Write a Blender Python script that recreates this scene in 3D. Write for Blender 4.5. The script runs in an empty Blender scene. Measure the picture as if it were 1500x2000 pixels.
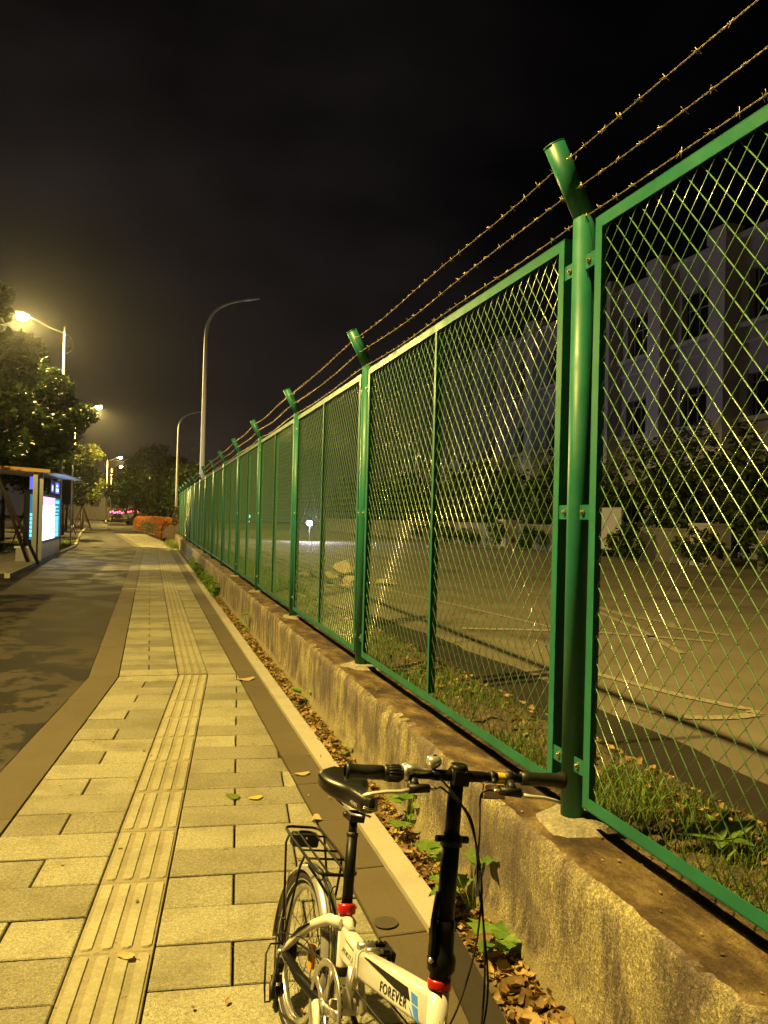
import bpy, bmesh, math, random
import numpy as np
from mathutils import Vector, Matrix

random.seed(7)
RNG = np.random.default_rng(11)
PI = math.pi
SC = bpy.context.scene
COL = SC.collection

# ------------------------------------------------------------------ camera
YAW, PITCH, ROLL = math.radians(16.2855), math.radians(0.5455), 0.026
f0 = Vector((math.sin(YAW), math.cos(YAW), 0)); r0 = Vector((math.cos(YAW), -math.sin(YAW), 0)); u0 = Vector((0, 0, 1))
fw = f0 * math.cos(PITCH) + u0 * math.sin(PITCH)
up = u0 * math.cos(PITCH) - f0 * math.sin(PITCH)
rt = r0 * math.cos(ROLL) + up * math.sin(ROLL)
up2 = up * math.cos(ROLL) - r0 * math.sin(ROLL)
cam_d = bpy.data.cameras.new('camera')
cam = bpy.data.objects.new('camera', cam_d)
COL.objects.link(cam)
cam.matrix_world = Matrix(((rt.x, up2.x, -fw.x, 0), (rt.y, up2.y, -fw.y, 0), (rt.z, up2.z, -fw.z, 1.68), (0, 0, 0, 1)))
cam_d.sensor_fit = 'HORIZONTAL'
cam_d.sensor_width = 36.0
cam_d.lens = 36.0 * 1560.0 / 1500.0
cam_d.clip_start = 0.02
cam_d.clip_end = 3000.0
SC.camera = cam

# ------------------------------------------------------------------ light, sky, exposure
LAMP_COL = (1.0, 0.705, 0.19)
LAMP_W = 16800.0
SC.view_settings.view_transform = 'Standard'
SC.view_settings.look = 'None'
SC.view_settings.exposure = 0.0
SC.view_settings.gamma = 1.0
SC.view_settings.use_curve_mapping = False
SC.cycles.max_bounces = 6
SC.cycles.diffuse_bounces = 3
SC.cycles.glossy_bounces = 3
SC.cycles.transmission_bounces = 4
SC.cycles.transparent_max_bounces = 8
SC.cycles.volume_bounces = 0
SC.cycles.sample_clamp_indirect = 4.0
SC.cycles.use_denoising = True

world = bpy.data.worlds.new('World')
SC.world = world
world.use_nodes = True
nt = world.node_tree
for n in list(nt.nodes):
    nt.nodes.remove(n)
out = nt.nodes.new('ShaderNodeOutputWorld')
bg = nt.nodes.new('ShaderNodeBackground')
tc = nt.nodes.new('ShaderNodeTexCoord')
nz = nt.nodes.new('ShaderNodeTexNoise'); nz.inputs['Scale'].default_value = 2.2; nz.inputs['Detail'].default_value = 4.0
nz.inputs['Roughness'].default_value = 0.5
mp = nt.nodes.new('ShaderNodeMapping'); mp.inputs['Scale'].default_value = (1.0, 1.0, 1.8)
ramp = nt.nodes.new('ShaderNodeValToRGB')
ramp.color_ramp.elements[0].position = 0.38; ramp.color_ramp.elements[0].color = (0.0022, 0.0021, 0.0026, 1)
ramp.color_ramp.elements[1].position = 0.72; ramp.color_ramp.elements[1].color = (0.0200, 0.0158, 0.0160, 1)
# low cloud lit by the town near the horizon: brighter and browner with lower elevation
sep = nt.nodes.new('ShaderNodeSeparateXYZ')
mr = nt.nodes.new('ShaderNodeMapRange'); mr.inputs[1].default_value = 0.0; mr.inputs[2].default_value = 0.42
mr.inputs[3].default_value = 1.0; mr.inputs[4].default_value = 0.0
pw = nt.nodes.new('ShaderNodeMath'); pw.operation = 'POWER'; pw.inputs[1].default_value = 2.2
glow = nt.nodes.new('ShaderNodeMix'); glow.data_type = 'RGBA'; glow.blend_type = 'ADD'
glow.inputs[7].default_value = (0.036, 0.026, 0.020, 1)
# the town lies along the road (towards -X, +Y), so its glow fades away from it
dt = nt.nodes.new('ShaderNodeVectorMath'); dt.operation = 'DOT_PRODUCT'; dt.inputs[1].default_value = (-0.30, 0.954, 0.0)
mr2 = nt.nodes.new('ShaderNodeMapRange'); mr2.inputs[1].default_value = 0.62; mr2.inputs[2].default_value = 1.0
mr2.inputs[3].default_value = 0.0; mr2.inputs[4].default_value = 1.0
mu = nt.nodes.new('ShaderNodeMath'); mu.operation = 'MULTIPLY'
town = nt.nodes.new('ShaderNodeMath'); town.operation = 'MULTIPLY_ADD'; town.inputs[1].default_value = 0.75; town.inputs[2].default_value = 0.25
tint = nt.nodes.new('ShaderNodeMix'); tint.data_type = 'RGBA'; tint.blend_type = 'MULTIPLY'; tint.inputs[0].default_value = 1.0
L = nt.links.new
L(tc.outputs['Generated'], mp.inputs['Vector']); L(mp.outputs['Vector'], nz.inputs['Vector']); L(nz.outputs['Fac'], ramp.inputs['Fac'])
L(tc.outputs['Generated'], sep.inputs[0]); L(sep.outputs['Z'], mr.inputs[0]); L(mr.outputs[0], pw.inputs[0])
L(tc.outputs['Generated'], dt.inputs[0]); L(dt.outputs['Value'], mr2.inputs[0])
L(pw.outputs[0], mu.inputs[0]); L(mr2.outputs[0], mu.inputs[1]); L(mu.outputs[0], glow.inputs[0])
L(mr2.outputs[0], town.inputs[0]); L(ramp.outputs['Color'], tint.inputs[6]); L(town.outputs[0], tint.inputs[7])
L(tint.outputs[2], glow.inputs[6]); L(glow.outputs[2], bg.inputs['Color']); L(bg.outputs[0], out.inputs['Surface'])
bg.inputs['Strength'].default_value = 1.0

# ------------------------------------------------------------------ materials
def new_mat(name):
    m = bpy.data.materials.new(name); m.use_nodes = True
    t = m.node_tree
    return m, t, t.nodes['Principled BSDF']

def tex_coord(t, scale=(1, 1, 1), world_space=True):
    if world_space:
        g = t.nodes.new('ShaderNodeNewGeometry'); o = g.outputs['Position']
    else:
        g = t.nodes.new('ShaderNodeTexCoord'); o = g.outputs['Object']
    if scale != (1, 1, 1):
        mpn = t.nodes.new('ShaderNodeMapping'); mpn.inputs['Scale'].default_value = scale
        t.links.new(o, mpn.inputs['Vector']); o = mpn.outputs['Vector']
    return o

def noise(t, vec, scale, detail=3, rough=0.55):
    n = t.nodes.new('ShaderNodeTexNoise'); n.inputs['Scale'].default_value = scale
    n.inputs['Detail'].default_value = detail; n.inputs['Roughness'].default_value = rough
    t.links.new(vec, n.inputs['Vector'])
    return n.outputs['Fac']

def cramp(t, fac, stops):
    r = t.nodes.new('ShaderNodeValToRGB')
    els = r.color_ramp.elements
    while len(els) < len(stops):
        els.new(0.5)
    for e, (p, c) in zip(els, stops):
        e.position = p
        e.color = (c, c, c, 1) if isinstance(c, (int, float)) else (*c, 1)
    t.links.new(fac, r.inputs['Fac'])
    return r.outputs['Color']

def mix(t, a, b, fac, mode='MIX'):
    n = t.nodes.new('ShaderNodeMix'); n.data_type = 'RGBA'; n.blend_type = mode
    for sock, v in ((n.inputs[6], a), (n.inputs[7], b)):
        if isinstance(v, tuple): sock.default_value = (*v, 1)
        else: t.links.new(v, sock)
    if isinstance(fac, (int, float)): n.inputs[0].default_value = fac
    else: t.links.new(fac, n.inputs[0])
    return n.outputs[2]

def math_n(t, op, a, b=None):
    n = t.nodes.new('ShaderNodeMath'); n.operation = op
    for i, v in enumerate((a, b)):
        if v is None: continue
        if isinstance(v, (int, float)): n.inputs[i].default_value = v
        else: t.links.new(v, n.inputs[i])
    return n.outputs[0]

def bump(t, b, height, strength=0.3, dist=0.01):
    n = t.nodes.new('ShaderNodeBump'); n.inputs['Strength'].default_value = strength; n.inputs['Distance'].default_value = dist
    t.links.new(height, n.inputs['Height']); t.links.new(n.outputs[0], b.inputs['Normal'])

def plain(name, col, rough=0.5, metal=0.0, coat=0.0, var=0.12, vs=40, bmp=0.0):
    m, t, b = new_mat(name)
    v = tex_coord(t, world_space=False)
    n = noise(t, v, vs, 3)
    k = cramp(t, n, [(0.3, 1 - var), (0.7, 1 + var)])
    c = mix(t, col, k, 1.0, 'MULTIPLY')
    t.links.new(c, b.inputs['Base Color'])
    b.inputs['Roughness'].default_value = rough; b.inputs['Metallic'].default_value = metal
    b.inputs['Coat Weight'].default_value = coat
    b.inputs['Coat Roughness'].default_value = 0.15
    if bmp: bump(t, b, n, bmp, 0.003)
    return m

def emis(name, col, strength, base=(0.02, 0.02, 0.02)):
    m, t, b = new_mat(name)
    b.inputs['Base Color'].default_value = (*base, 1)
    b.inputs['Emission Color'].default_value = (*col, 1)
    b.inputs['Emission Strength'].default_value = strength
    b.inputs['Roughness'].default_value = 0.3
    return m

def rand_val(t, island=False):
    if island:
        g = t.nodes.new('ShaderNodeNewGeometry'); return g.outputs['Random Per Island']
    o = t.nodes.new('ShaderNodeObjectInfo'); return o.outputs['Random']

def stone(name, lo, hi, speck=0.35, island=False, spk_scale=260, rough=0.75, bmp=0.35, stain=0.35, stain_col=(0.10, 0.085, 0.05)):
    m, t, b = new_mat(name)
    v = tex_coord(t)
    r = rand_val(t, island)
    base = cramp(t, r, [(0.0, lo), (1.0, hi)])
    s1 = noise(t, v, spk_scale, 2, 0.7)
    sp = cramp(t, s1, [(0.30, 1 - speck), (0.55, 1.0), (0.75, 1 + speck * 1.1)])
    c = mix(t, base, sp, 1.0, 'MULTIPLY')
    s3 = noise(t, v, spk_scale * 0.22, 3, 0.7)
    c = mix(t, c, cramp(t, s3, [(0.35, 1 - speck * 0.45), (0.65, 1 + speck * 0.4)]), 1.0, 'MULTIPLY')
    s2 = noise(t, v, 2.6, 5, 0.62)
    sf = cramp(t, s2, [(0.47, 0.0), (0.72, stain)])
    c = mix(t, c, stain_col, sf)
    c = mix(t, c, stain_col, cramp(t, noise(t, v, 16, 2, 0.5), [(0.70, 0.0), (0.73, 0.55)]))
    c = mix(t, c, stain_col, cramp(t, noise(t, v, 75, 2, 0.5), [(0.74, 0.0), (0.76, 0.7)]))
    t.links.new(c, b.inputs['Base Color'])
    b.inputs['Roughness'].default_value = rough
    s5 = noise(t, v, spk_scale * 0.42, 3, 0.75)
    c = mix(t, c, cramp(t, s5, [(0.30, 1 - speck * 0.75), (0.48, 0.97), (0.60, 1.0 + speck * 0.25), (0.72, 1 + speck * 0.95)]), 1.0, 'MULTIPLY')
    t.links.new(c, b.inputs['Base Color'])
    bump(t, b, math_n(t, 'ADD', math_n(t, 'MULTIPLY', s1, 0.5), s5), min(1.0, bmp * 2.2), 0.006)
    return m

M = {}
M['tile'] = stone('paving granite', (0.215, 0.200, 0.135), (0.385, 0.365, 0.25), 0.5, stain=0.55)
M['tile_far'] = stone('paving granite run', (0.215, 0.200, 0.135), (0.385, 0.365, 0.25), 0.5, stain=0.55, island=True)
M['tactile'] = stone('tactile concrete', (0.30, 0.28, 0.185), (0.37, 0.345, 0.235), 0.16, spk_scale=120, bmp=0.12, stain=0.42)
M['tactile_far'] = stone('tactile concrete run', (0.30, 0.28, 0.185), (0.37, 0.345, 0.235), 0.16, island=True, spk_scale=120, bmp=0.12)
for k_ in ('tactile', 'tactile_far'):      # colour is darker in the grooves between the bars
    t = M[k_].node_tree; b = t.nodes['Principled BSDF']; lk = b.inputs['Base Color'].links[0].from_socket
    s_ = t.nodes.new('ShaderNodeSeparateXYZ'); gg = t.nodes.new('ShaderNodeTexCoord'); t.links.new(gg.outputs['Object'], s_.inputs[0])
    t.links.new(mix(t, lk, mix(t, lk, (0.78, 0.74, 0.68), 1.0, 'MULTIPLY'), cramp(t, s_.outputs['Z'], [(0.0005, 1.0), (0.0040, 0.0)])), b.inputs['Base Color'])
M['edging'] = stone('brown edging slab', (0.096, 0.076, 0.044), (0.122, 0.097, 0.056), 0.14, spk_scale=300, bmp=0.15, stain=0.4, stain_col=(0.075, 0.052, 0.03))
M['edging_far'] = stone('brown edging slab run', (0.096, 0.076, 0.044), (0.122, 0.097, 0.056), 0.14, island=True, spk_scale=300, bmp=0.15)
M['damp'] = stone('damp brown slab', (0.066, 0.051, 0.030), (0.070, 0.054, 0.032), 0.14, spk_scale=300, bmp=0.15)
M['kerb'] = stone('pale kerb stone', (0.37, 0.345, 0.27), (0.43, 0.40, 0.32), 0.10, spk_scale=350, bmp=0.1, stain=0.35, stain_col=(0.2, 0.16, 0.09))
M['bed'] = plain('joint sand', (0.026, 0.020, 0.013), 0.95)

def asphalt(name, base, dark, th=(0.50, 0.53), sc=0.42, rough=(0.85, 0.5), sp=300):
    m, t, b = new_mat(name)
    v = tex_coord(t)
    s1 = noise(t, v, sp, 2, 0.7)
    c = mix(t, base, cramp(t, s1, [(0.3, 0.6), (0.6, 1.0), (0.8, 1.9)]), 1.0, 'MULTIPLY')
    big = noise(t, v, 0.9, 4)
    c = mix(t, c, cramp(t, big, [(0.3, 0.78), (0.7, 1.18)]), 1.0, 'MULTIPLY')
    wet = cramp(t, noise(t, v, sc, 9, 0.70), [(th[0], 0.0), (th[1], 1.0)])
    c2 = mix(t, c, dark, math_n(t, 'MULTIPLY', wet, 0.96))
    b.inputs['Specular IOR Level'].default_value = 0.25
    t.links.new(c2, b.inputs['Base Color'])
    rr = t.nodes.new('ShaderNodeMapRange'); rr.inputs[3].default_value = rough[0]; rr.inputs[4].default_value = rough[1]
    t.links.new(wet, rr.inputs[0]); t.links.new(rr.outputs[0], b.inputs['Roughness'])
    bump(t, b, s1, 0.35, 0.004)
    return m
M['lane'] = asphalt('bike lane asphalt', (0.060, 0.050, 0.038), (0.012, 0.0105, 0.009), th=(0.495, 0.512), sc=1.05, rough=(0.85, 0.7))
M['road'] = asphalt('road asphalt', (0.085, 0.075, 0.06), (0.05, 0.045, 0.04), th=(0.6, 0.66))
M['lot'] = asphalt('lot asphalt', (0.21, 0.182, 0.135), (0.09, 0.077, 0.055), th=(0.56, 0.66), sc=0.35)
M['shadestrip'] = asphalt('shaded lot strip', (0.040, 0.034, 0.026), (0.025, 0.022, 0.018), th=(0.5, 0.6), rough=(0.8, 0.7))  # shade on the lot, painted as a darker asphalt
M['soil'] = plain('soil', (0.085, 0.062, 0.036), 0.95, var=0.5, vs=14, bmp=0.9)
M['ground'] = plain('bare ground', (0.05, 0.042, 0.03), 0.95, var=0.4, vs=0.4)
M['chalk'] = plain('worn road paint', (0.30, 0.265, 0.19), 0.8, var=0.4, vs=30)

# old concrete wall: streaks run down the face, dirt lies on the top
m, t, b = new_mat('old concrete'); M['concrete'] = m
g = t.nodes.new('ShaderNodeNewGeometry'); pos = g.outputs['Position']
mps = t.nodes.new('ShaderNodeMapping'); mps.inputs['Scale'].default_value = (1.0, 4.2, 1.25); t.links.new(pos, mps.inputs['Vector'])
streak = noise(t, mps.outputs['Vector'], 1.9, 7, 0.66)
fine = noise(t, pos, 70, 5, 0.72)
mpd = t.nodes.new('ShaderNodeMapping'); mpd.inputs['Scale'].default_value = (1.0, 2.6, 1.0); t.links.new(pos, mpd.inputs['Vector'])
fine2 = noise(t, mpd.outputs['Vector'], 34, 4, 0.75)
blot = noise(t, pos, 3.1, 6, 0.65)
c = cramp(t, streak, [(0.30, (0.07, 0.054, 0.045)), (0.43, (0.16, 0.128, 0.09)), (0.51, (0.29, 0.25, 0.15)), (0.66, (0.42, 0.365, 0.18))])
c = mix(t, c, cramp(t, fine, [(0.25, 0.40), (0.48, 0.95), (0.62, 1.25), (0.78, 2.0)]), 1.0, 'MULTIPLY')
c = mix(t, c, cramp(t, fine2, [(0.3, 0.72), (0.52, 1.0), (0.72, 1.32)]), 1.0, 'MULTIPLY')
grit = noise(t, pos, 115, 3, 0.8)
c = mix(t, c, cramp(t, grit, [(0.30, 0.35), (0.46, 0.9), (0.56, 1.15), (0.68, 2.2)]), 1.0, 'MULTIPLY')
c = mix(t, c, (0.115, 0.086, 0.080), cramp(t, blot, [(0.46, 0.0), (0.60, 0.72)]))
sepn = t.nodes.new('ShaderNodeSeparateXYZ'); t.links.new(g.outputs['True Normal'], sepn.inputs[0])
topm = cramp(t, sepn.outputs['Z'], [(0.80, 0.0), (0.93, 1.0)])
mdt = t.nodes.new('ShaderNodeMapping'); mdt.inputs['Scale'].default_value = (1.0, 0.55, 1.0); t.links.new(pos, mdt.inputs['Vector'])
dirt = cramp(t, noise(t, mdt.outputs['Vector'], 8.0, 7, 0.66), [(0.33, (0.030, 0.017, 0.009)), (0.46, (0.072, 0.043, 0.018)), (0.55, (0.14, 0.092, 0.036)), (0.66, (0.23, 0.17, 0.075)), (0.80, (0.32, 0.26, 0.14))])
dirt = mix(t, dirt, cramp(t, fine, [(0.3, 0.75), (0.7, 1.25)]), 1.0, 'MULTIPLY')
c = mix(t, c, dirt, topm)
# smooth cement skirting at the foot
sp2 = t.nodes.new('ShaderNodeSeparateXYZ'); t.links.new(pos, sp2.inputs[0])
zz = math_n(t, 'ADD', sp2.outputs['Z'], math_n(t, 'MULTIPLY', blot, 0.07))
foot = cramp(t, zz, [(0.115, 1.0), (0.15, 0.0)])
c = mix(t, c, mix(t, (0.33, 0.28, 0.15), cramp(t, blot, [(0.3, 0.82), (0.7, 1.1)]), 1.0, 'MULTIPLY'), math_n(t, 'MULTIPLY', foot, 0.75))
t.links.new(c, b.inputs['Base Color']); b.inputs['Roughness'].default_value = 0.9
hh = math_n(t, 'ADD', math_n(t, 'ADD', math_n(t, 'MULTIPLY', fine, 0.6), fine2), math_n(t, 'MULTIPLY', grit, 0.5))
bump(t, b, hh, 0.9, 0.012)

M['mortar'] = stone('cement mortar', (0.25, 0.225, 0.17), (0.29, 0.26, 0.19), 0.35, spk_scale=70, bmp=0.9, stain=0.5)
m, t, b = new_mat('green fence paint'); M['green'] = m
v = tex_coord(t)
c = mix(t, (0.017, 0.150, 0.092), cramp(t, noise(t, v, 5, 5, 0.65), [(0.3, 0.82), (0.7, 1.12)]), 1.0, 'MULTIPLY')
mpg = t.nodes.new('ShaderNodeMapping'); mpg.inputs['Scale'].default_value = (30, 30, 1.6); t.links.new(v, mpg.inputs['Vector'])
c = mix(t, c, (0.035, 0.085, 0.045), cramp(t, noise(t, mpg.outputs['Vector'], 1.0, 4, 0.6), [(0.56, 0.0), (0.75, 0.55)]))
c = mix(t, c, (0.13, 0.075, 0.035), cramp(t, noise(t, v, 55, 3, 0.6), [(0.69, 0.0), (0.72, 0.75)]))
t.links.new(c, b.inputs['Base Color'])
t.links.new(cramp(t, noise(t, v, 9, 4, 0.6), [(0.3, 0.32), (0.7, 0.55)]), b.inputs['Roughness'])
b.inputs['Specular IOR Level'].default_value = 0.35
M['wire'] = plain('green wire coating', (0.13, 0.29, 0.13), 0.27, coat=1.0, var=0.1)
M['wire'].node_tree.nodes['Principled BSDF'].inputs['Specular IOR Level'].default_value = 1.0
M['bolt'] = plain('zinc bolt', (0.45, 0.42, 0.32), 0.4, 1.0)
M['barb'] = plain('rusty galvanised wire', (0.46, 0.36, 0.24), 0.45, 0.55, var=0.4, vs=90)
M['polegrey'] = plain('grey galvanised pole', (0.74, 0.80, 0.95), 0.5, 0.0)
M['polewhite'] = plain('pale painted pole', (0.55, 0.53, 0.48), 0.5)

# bicycle
M['white'] = plain('white frame paint', (0.76, 0.74, 0.70), 0.28, coat=0.4, var=0.07, vs=14)
M['black'] = plain('black anodised metal', (0.008, 0.008, 0.008), 0.42, 0.0, coat=0.0, var=0.2)
M['black'].node_tree.nodes['Principled BSDF'].inputs['Specular IOR Level'].default_value = 0.22
M['blackmatt'] = plain('black plastic', (0.014, 0.013, 0.012), 0.5, var=0.2)
M['rubber'] = plain('tyre rubber', (0.022, 0.020, 0.018), 0.7, var=0.25, vs=60)
M['grip'] = plain('grip rubber', (0.018, 0.017, 0.015), 0.42, var=0.2, vs=60)
M['saddle'] = plain('saddle vinyl', (0.012, 0.011, 0.010), 0.33, var=0.15, vs=120, bmp=0.1)
M['red'] = plain('red anodised ring', (0.55, 0.02, 0.025), 0.3, 0.3, coat=0.4)
M['alu'] = plain('brushed aluminium', (0.62, 0.60, 0.56), 0.32, 0.85, var=0.1)
M['chrome'] = plain('chrome', (0.78, 0.76, 0.72), 0.22, 0.72, var=0.03)
M['lever'] = plain('polished lever alloy', (0.74, 0.71, 0.66), 0.35, 0.35, coat=0.4, var=0.03)
M['steel'] = plain('dark steel', (0.10, 0.09, 0.08), 0.4, 0.8)
M['blue'] = plain('blue decal', (0.045, 0.24, 0.95), 0.35, coat=0.4)
M['amber'] = plain('amber reflector', (0.85, 0.36, 0.02), 0.25, coat=0.6)
M['clearref'] = plain('clear reflector', (0.66, 0.54, 0.46), 0.22, 0.0, coat=0.3, var=0.25, vs=420)
M['clearref'].node_tree.nodes['Principled BSDF'].inputs['Transmission Weight'].default_value = 0.45
M['clearref'].node_tree.nodes['Principled BSDF'].inputs['IOR'].default_value = 1.25
M['yellow'] = plain('yellow sticker', (0.75, 0.55, 0.03), 0.4)
M['gold'] = plain('gold badge', (0.62, 0.42, 0.10), 0.3, 0.7)
M['goldred'] = plain('dark badge', (0.20, 0.12, 0.09), 0.4)

def leafmat(name, lo, hi, rough=0.5, trans=0.35, spec=0.3):
    m, t, b = new_mat(name)
    r = rand_val(t, True)
    c = cramp(t, r, [(0.0, lo), (1.0, hi)])
    v = tex_coord(t)
    c = mix(t, c, cramp(t, noise(t, v, 60, 3), [(0.3, 0.75), (0.7, 1.2)]), 1.0, 'MULTIPLY')
    t.links.new(c, b.inputs['Base Color']); b.inputs['Roughness'].default_value = rough
    b.inputs['Specular IOR Level'].default_value = spec
    if trans > 0:
        tr = t.nodes.new('ShaderNodeBsdfTranslucent'); t.links.new(c, tr.inputs['Color'])
        ms = t.nodes.new('ShaderNodeMixShader'); ms.inputs[0].default_value = trans
        t.links.new(b.outputs[0], ms.inputs[1]); t.links.new(tr.outputs[0], ms.inputs[2])
        t.links.new(ms.outputs[0], t.nodes['Material Output'].inputs['Surface'])
    return m
M['leaf'] = leafmat('plane tree leaf', (0.026, 0.052, 0.010), (0.070, 0.108, 0.020), trans=0.2)
M['litleaf'] = leafmat('lamplit tree leaf', (0.11, 0.14, 0.015), (0.26, 0.28, 0.04), trans=0.35)  # lamplight on one crown put into a brighter, yellower leaf colour
M['darkleaf'] = leafmat('dark broad leaf', (0.036, 0.058, 0.013), (0.075, 0.104, 0.028), trans=0.2)
M['hedge'] = leafmat('reddish hedge leaf', (0.30, 0.085, 0.016), (0.50, 0.20, 0.04), trans=0.25)
M['hedgegreen'] = leafmat('green hedge leaf', (0.05, 0.06, 0.015), (0.16, 0.11, 0.03), trans=0.25)
M['grass'] = leafmat('grass blade', (0.09, 0.13, 0.02), (0.24, 0.29, 0.05), trans=0.3)
M['weed'] = leafmat('weed leaf', (0.10, 0.19, 0.03), (0.22, 0.34, 0.06), trans=0.3)
M['dry'] = leafmat('dry leaf', (0.13, 0.075, 0.028), (0.46, 0.32, 0.13), rough=0.65, trans=0.12)
M['yellowleaf'] = leafmat('yellow fallen leaf', (0.55, 0.46, 0.05), (0.62, 0.52, 0.07), trans=0.15)
M['paleleaf'] = leafmat('pale dry leaf', (0.42, 0.33, 0.16), (0.50, 0.40, 0.2), trans=0.1)
M['bark'] = plain('bark', (0.10, 0.075, 0.05), 0.9, var=0.4, vs=20)
M['stake'] = plain('wooden stake', (0.085, 0.065, 0.045), 0.85, var=0.3)
M['stakedark'] = plain('dark wooden stake', (0.035, 0.025, 0.02), 0.85, var=0.3)
M['facade'] = plain('pale facade tiles', (0.52, 0.50, 0.60), 0.8, var=0.06, vs=3)
M['facade2'] = plain('grey facade render', (0.36, 0.345, 0.41), 0.85, var=0.1, vs=2)
M['glassdark'] = plain('dark window glass', (0.015, 0.015, 0.018), 0.12, var=0.1)
M['lotwall'] = plain('grey wall render', (0.13, 0.12, 0.105), 0.9, var=0.25, vs=2)
M['board'] = plain('white board', (0.30, 0.28, 0.26), 0.7, var=0.1)
M['darkmetal'] = plain('dark metal', (0.03, 0.03, 0.032), 0.45, 0.3)
M['steelbrushed'] = plain('shelter steel', (0.40, 0.41, 0.43), 0.3, 0.7, var=0.08)
M['rooforange'] = plain('orange roof edge', (0.75, 0.40, 0.05), 0.5)
M['roofwhite'] = plain('pale roof underside', (0.6, 0.62, 0.66), 0.5)
M['carwhite'] = plain('white car paint', (0.6, 0.58, 0.55), 0.25, coat=0.6, var=0.03)
M['cardark'] = plain('dark car paint', (0.025, 0.025, 0.03), 0.25, coat=0.6, var=0.03)
M['rock'] = stone('broken concrete', (0.42, 0.36, 0.24), (0.55, 0.48, 0.32), 0.3, spk_scale=40, bmp=0.7)
M['cast'] = plain('cast iron', (0.12, 0.10, 0.07), 0.6, 0.3)

M['lamp_on'] = emis('lit sodium lens', (1.0, 0.68, 0.22), 260.0)
M['screen_white'] = emis('lit poster', (0.66, 0.88, 1.0), 5.0)
M['screen_pink'] = emis('lit poster top', (0.95, 0.50, 0.95), 1.7)
M['screen_cyan'] = emis('lit route panel', (0.10, 0.66, 1.0), 2.4)
M['screen_teal'] = emis('dim route panel', (0.03, 0.28, 0.5), 0.8)
M['screen_blue'] = emis('lit blue sign', (0.10, 0.12, 1.0), 1.6)
M['screen_glyph'] = emis('lit sign mark', (0.45, 0.75, 1.0), 3.0)
M['lamp_white'] = emis('lit headlamp', (0.86, 0.84, 1.0), 60.0)
M['lamp_red'] = emis('red stall lamp', (1.0, 0.04, 0.12), 30.0)
M['lamp_green'] = emis('green signal', (0.05, 1.0, 0.75), 5.0)
M['lamp_blue'] = emis('blue signal', (0.35, 0.45, 1.0), 5.0)

# ------------------------------------------------------------------ mesh helpers
def ortho(d):
    d = d.normalized()
    a = Vector((0, 0, 1)) if abs(d.z) < 0.9 else Vector((1, 0, 0))
    x = d.cross(a).normalized(); y = d.cross(x).normalized()
    return x, y

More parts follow.
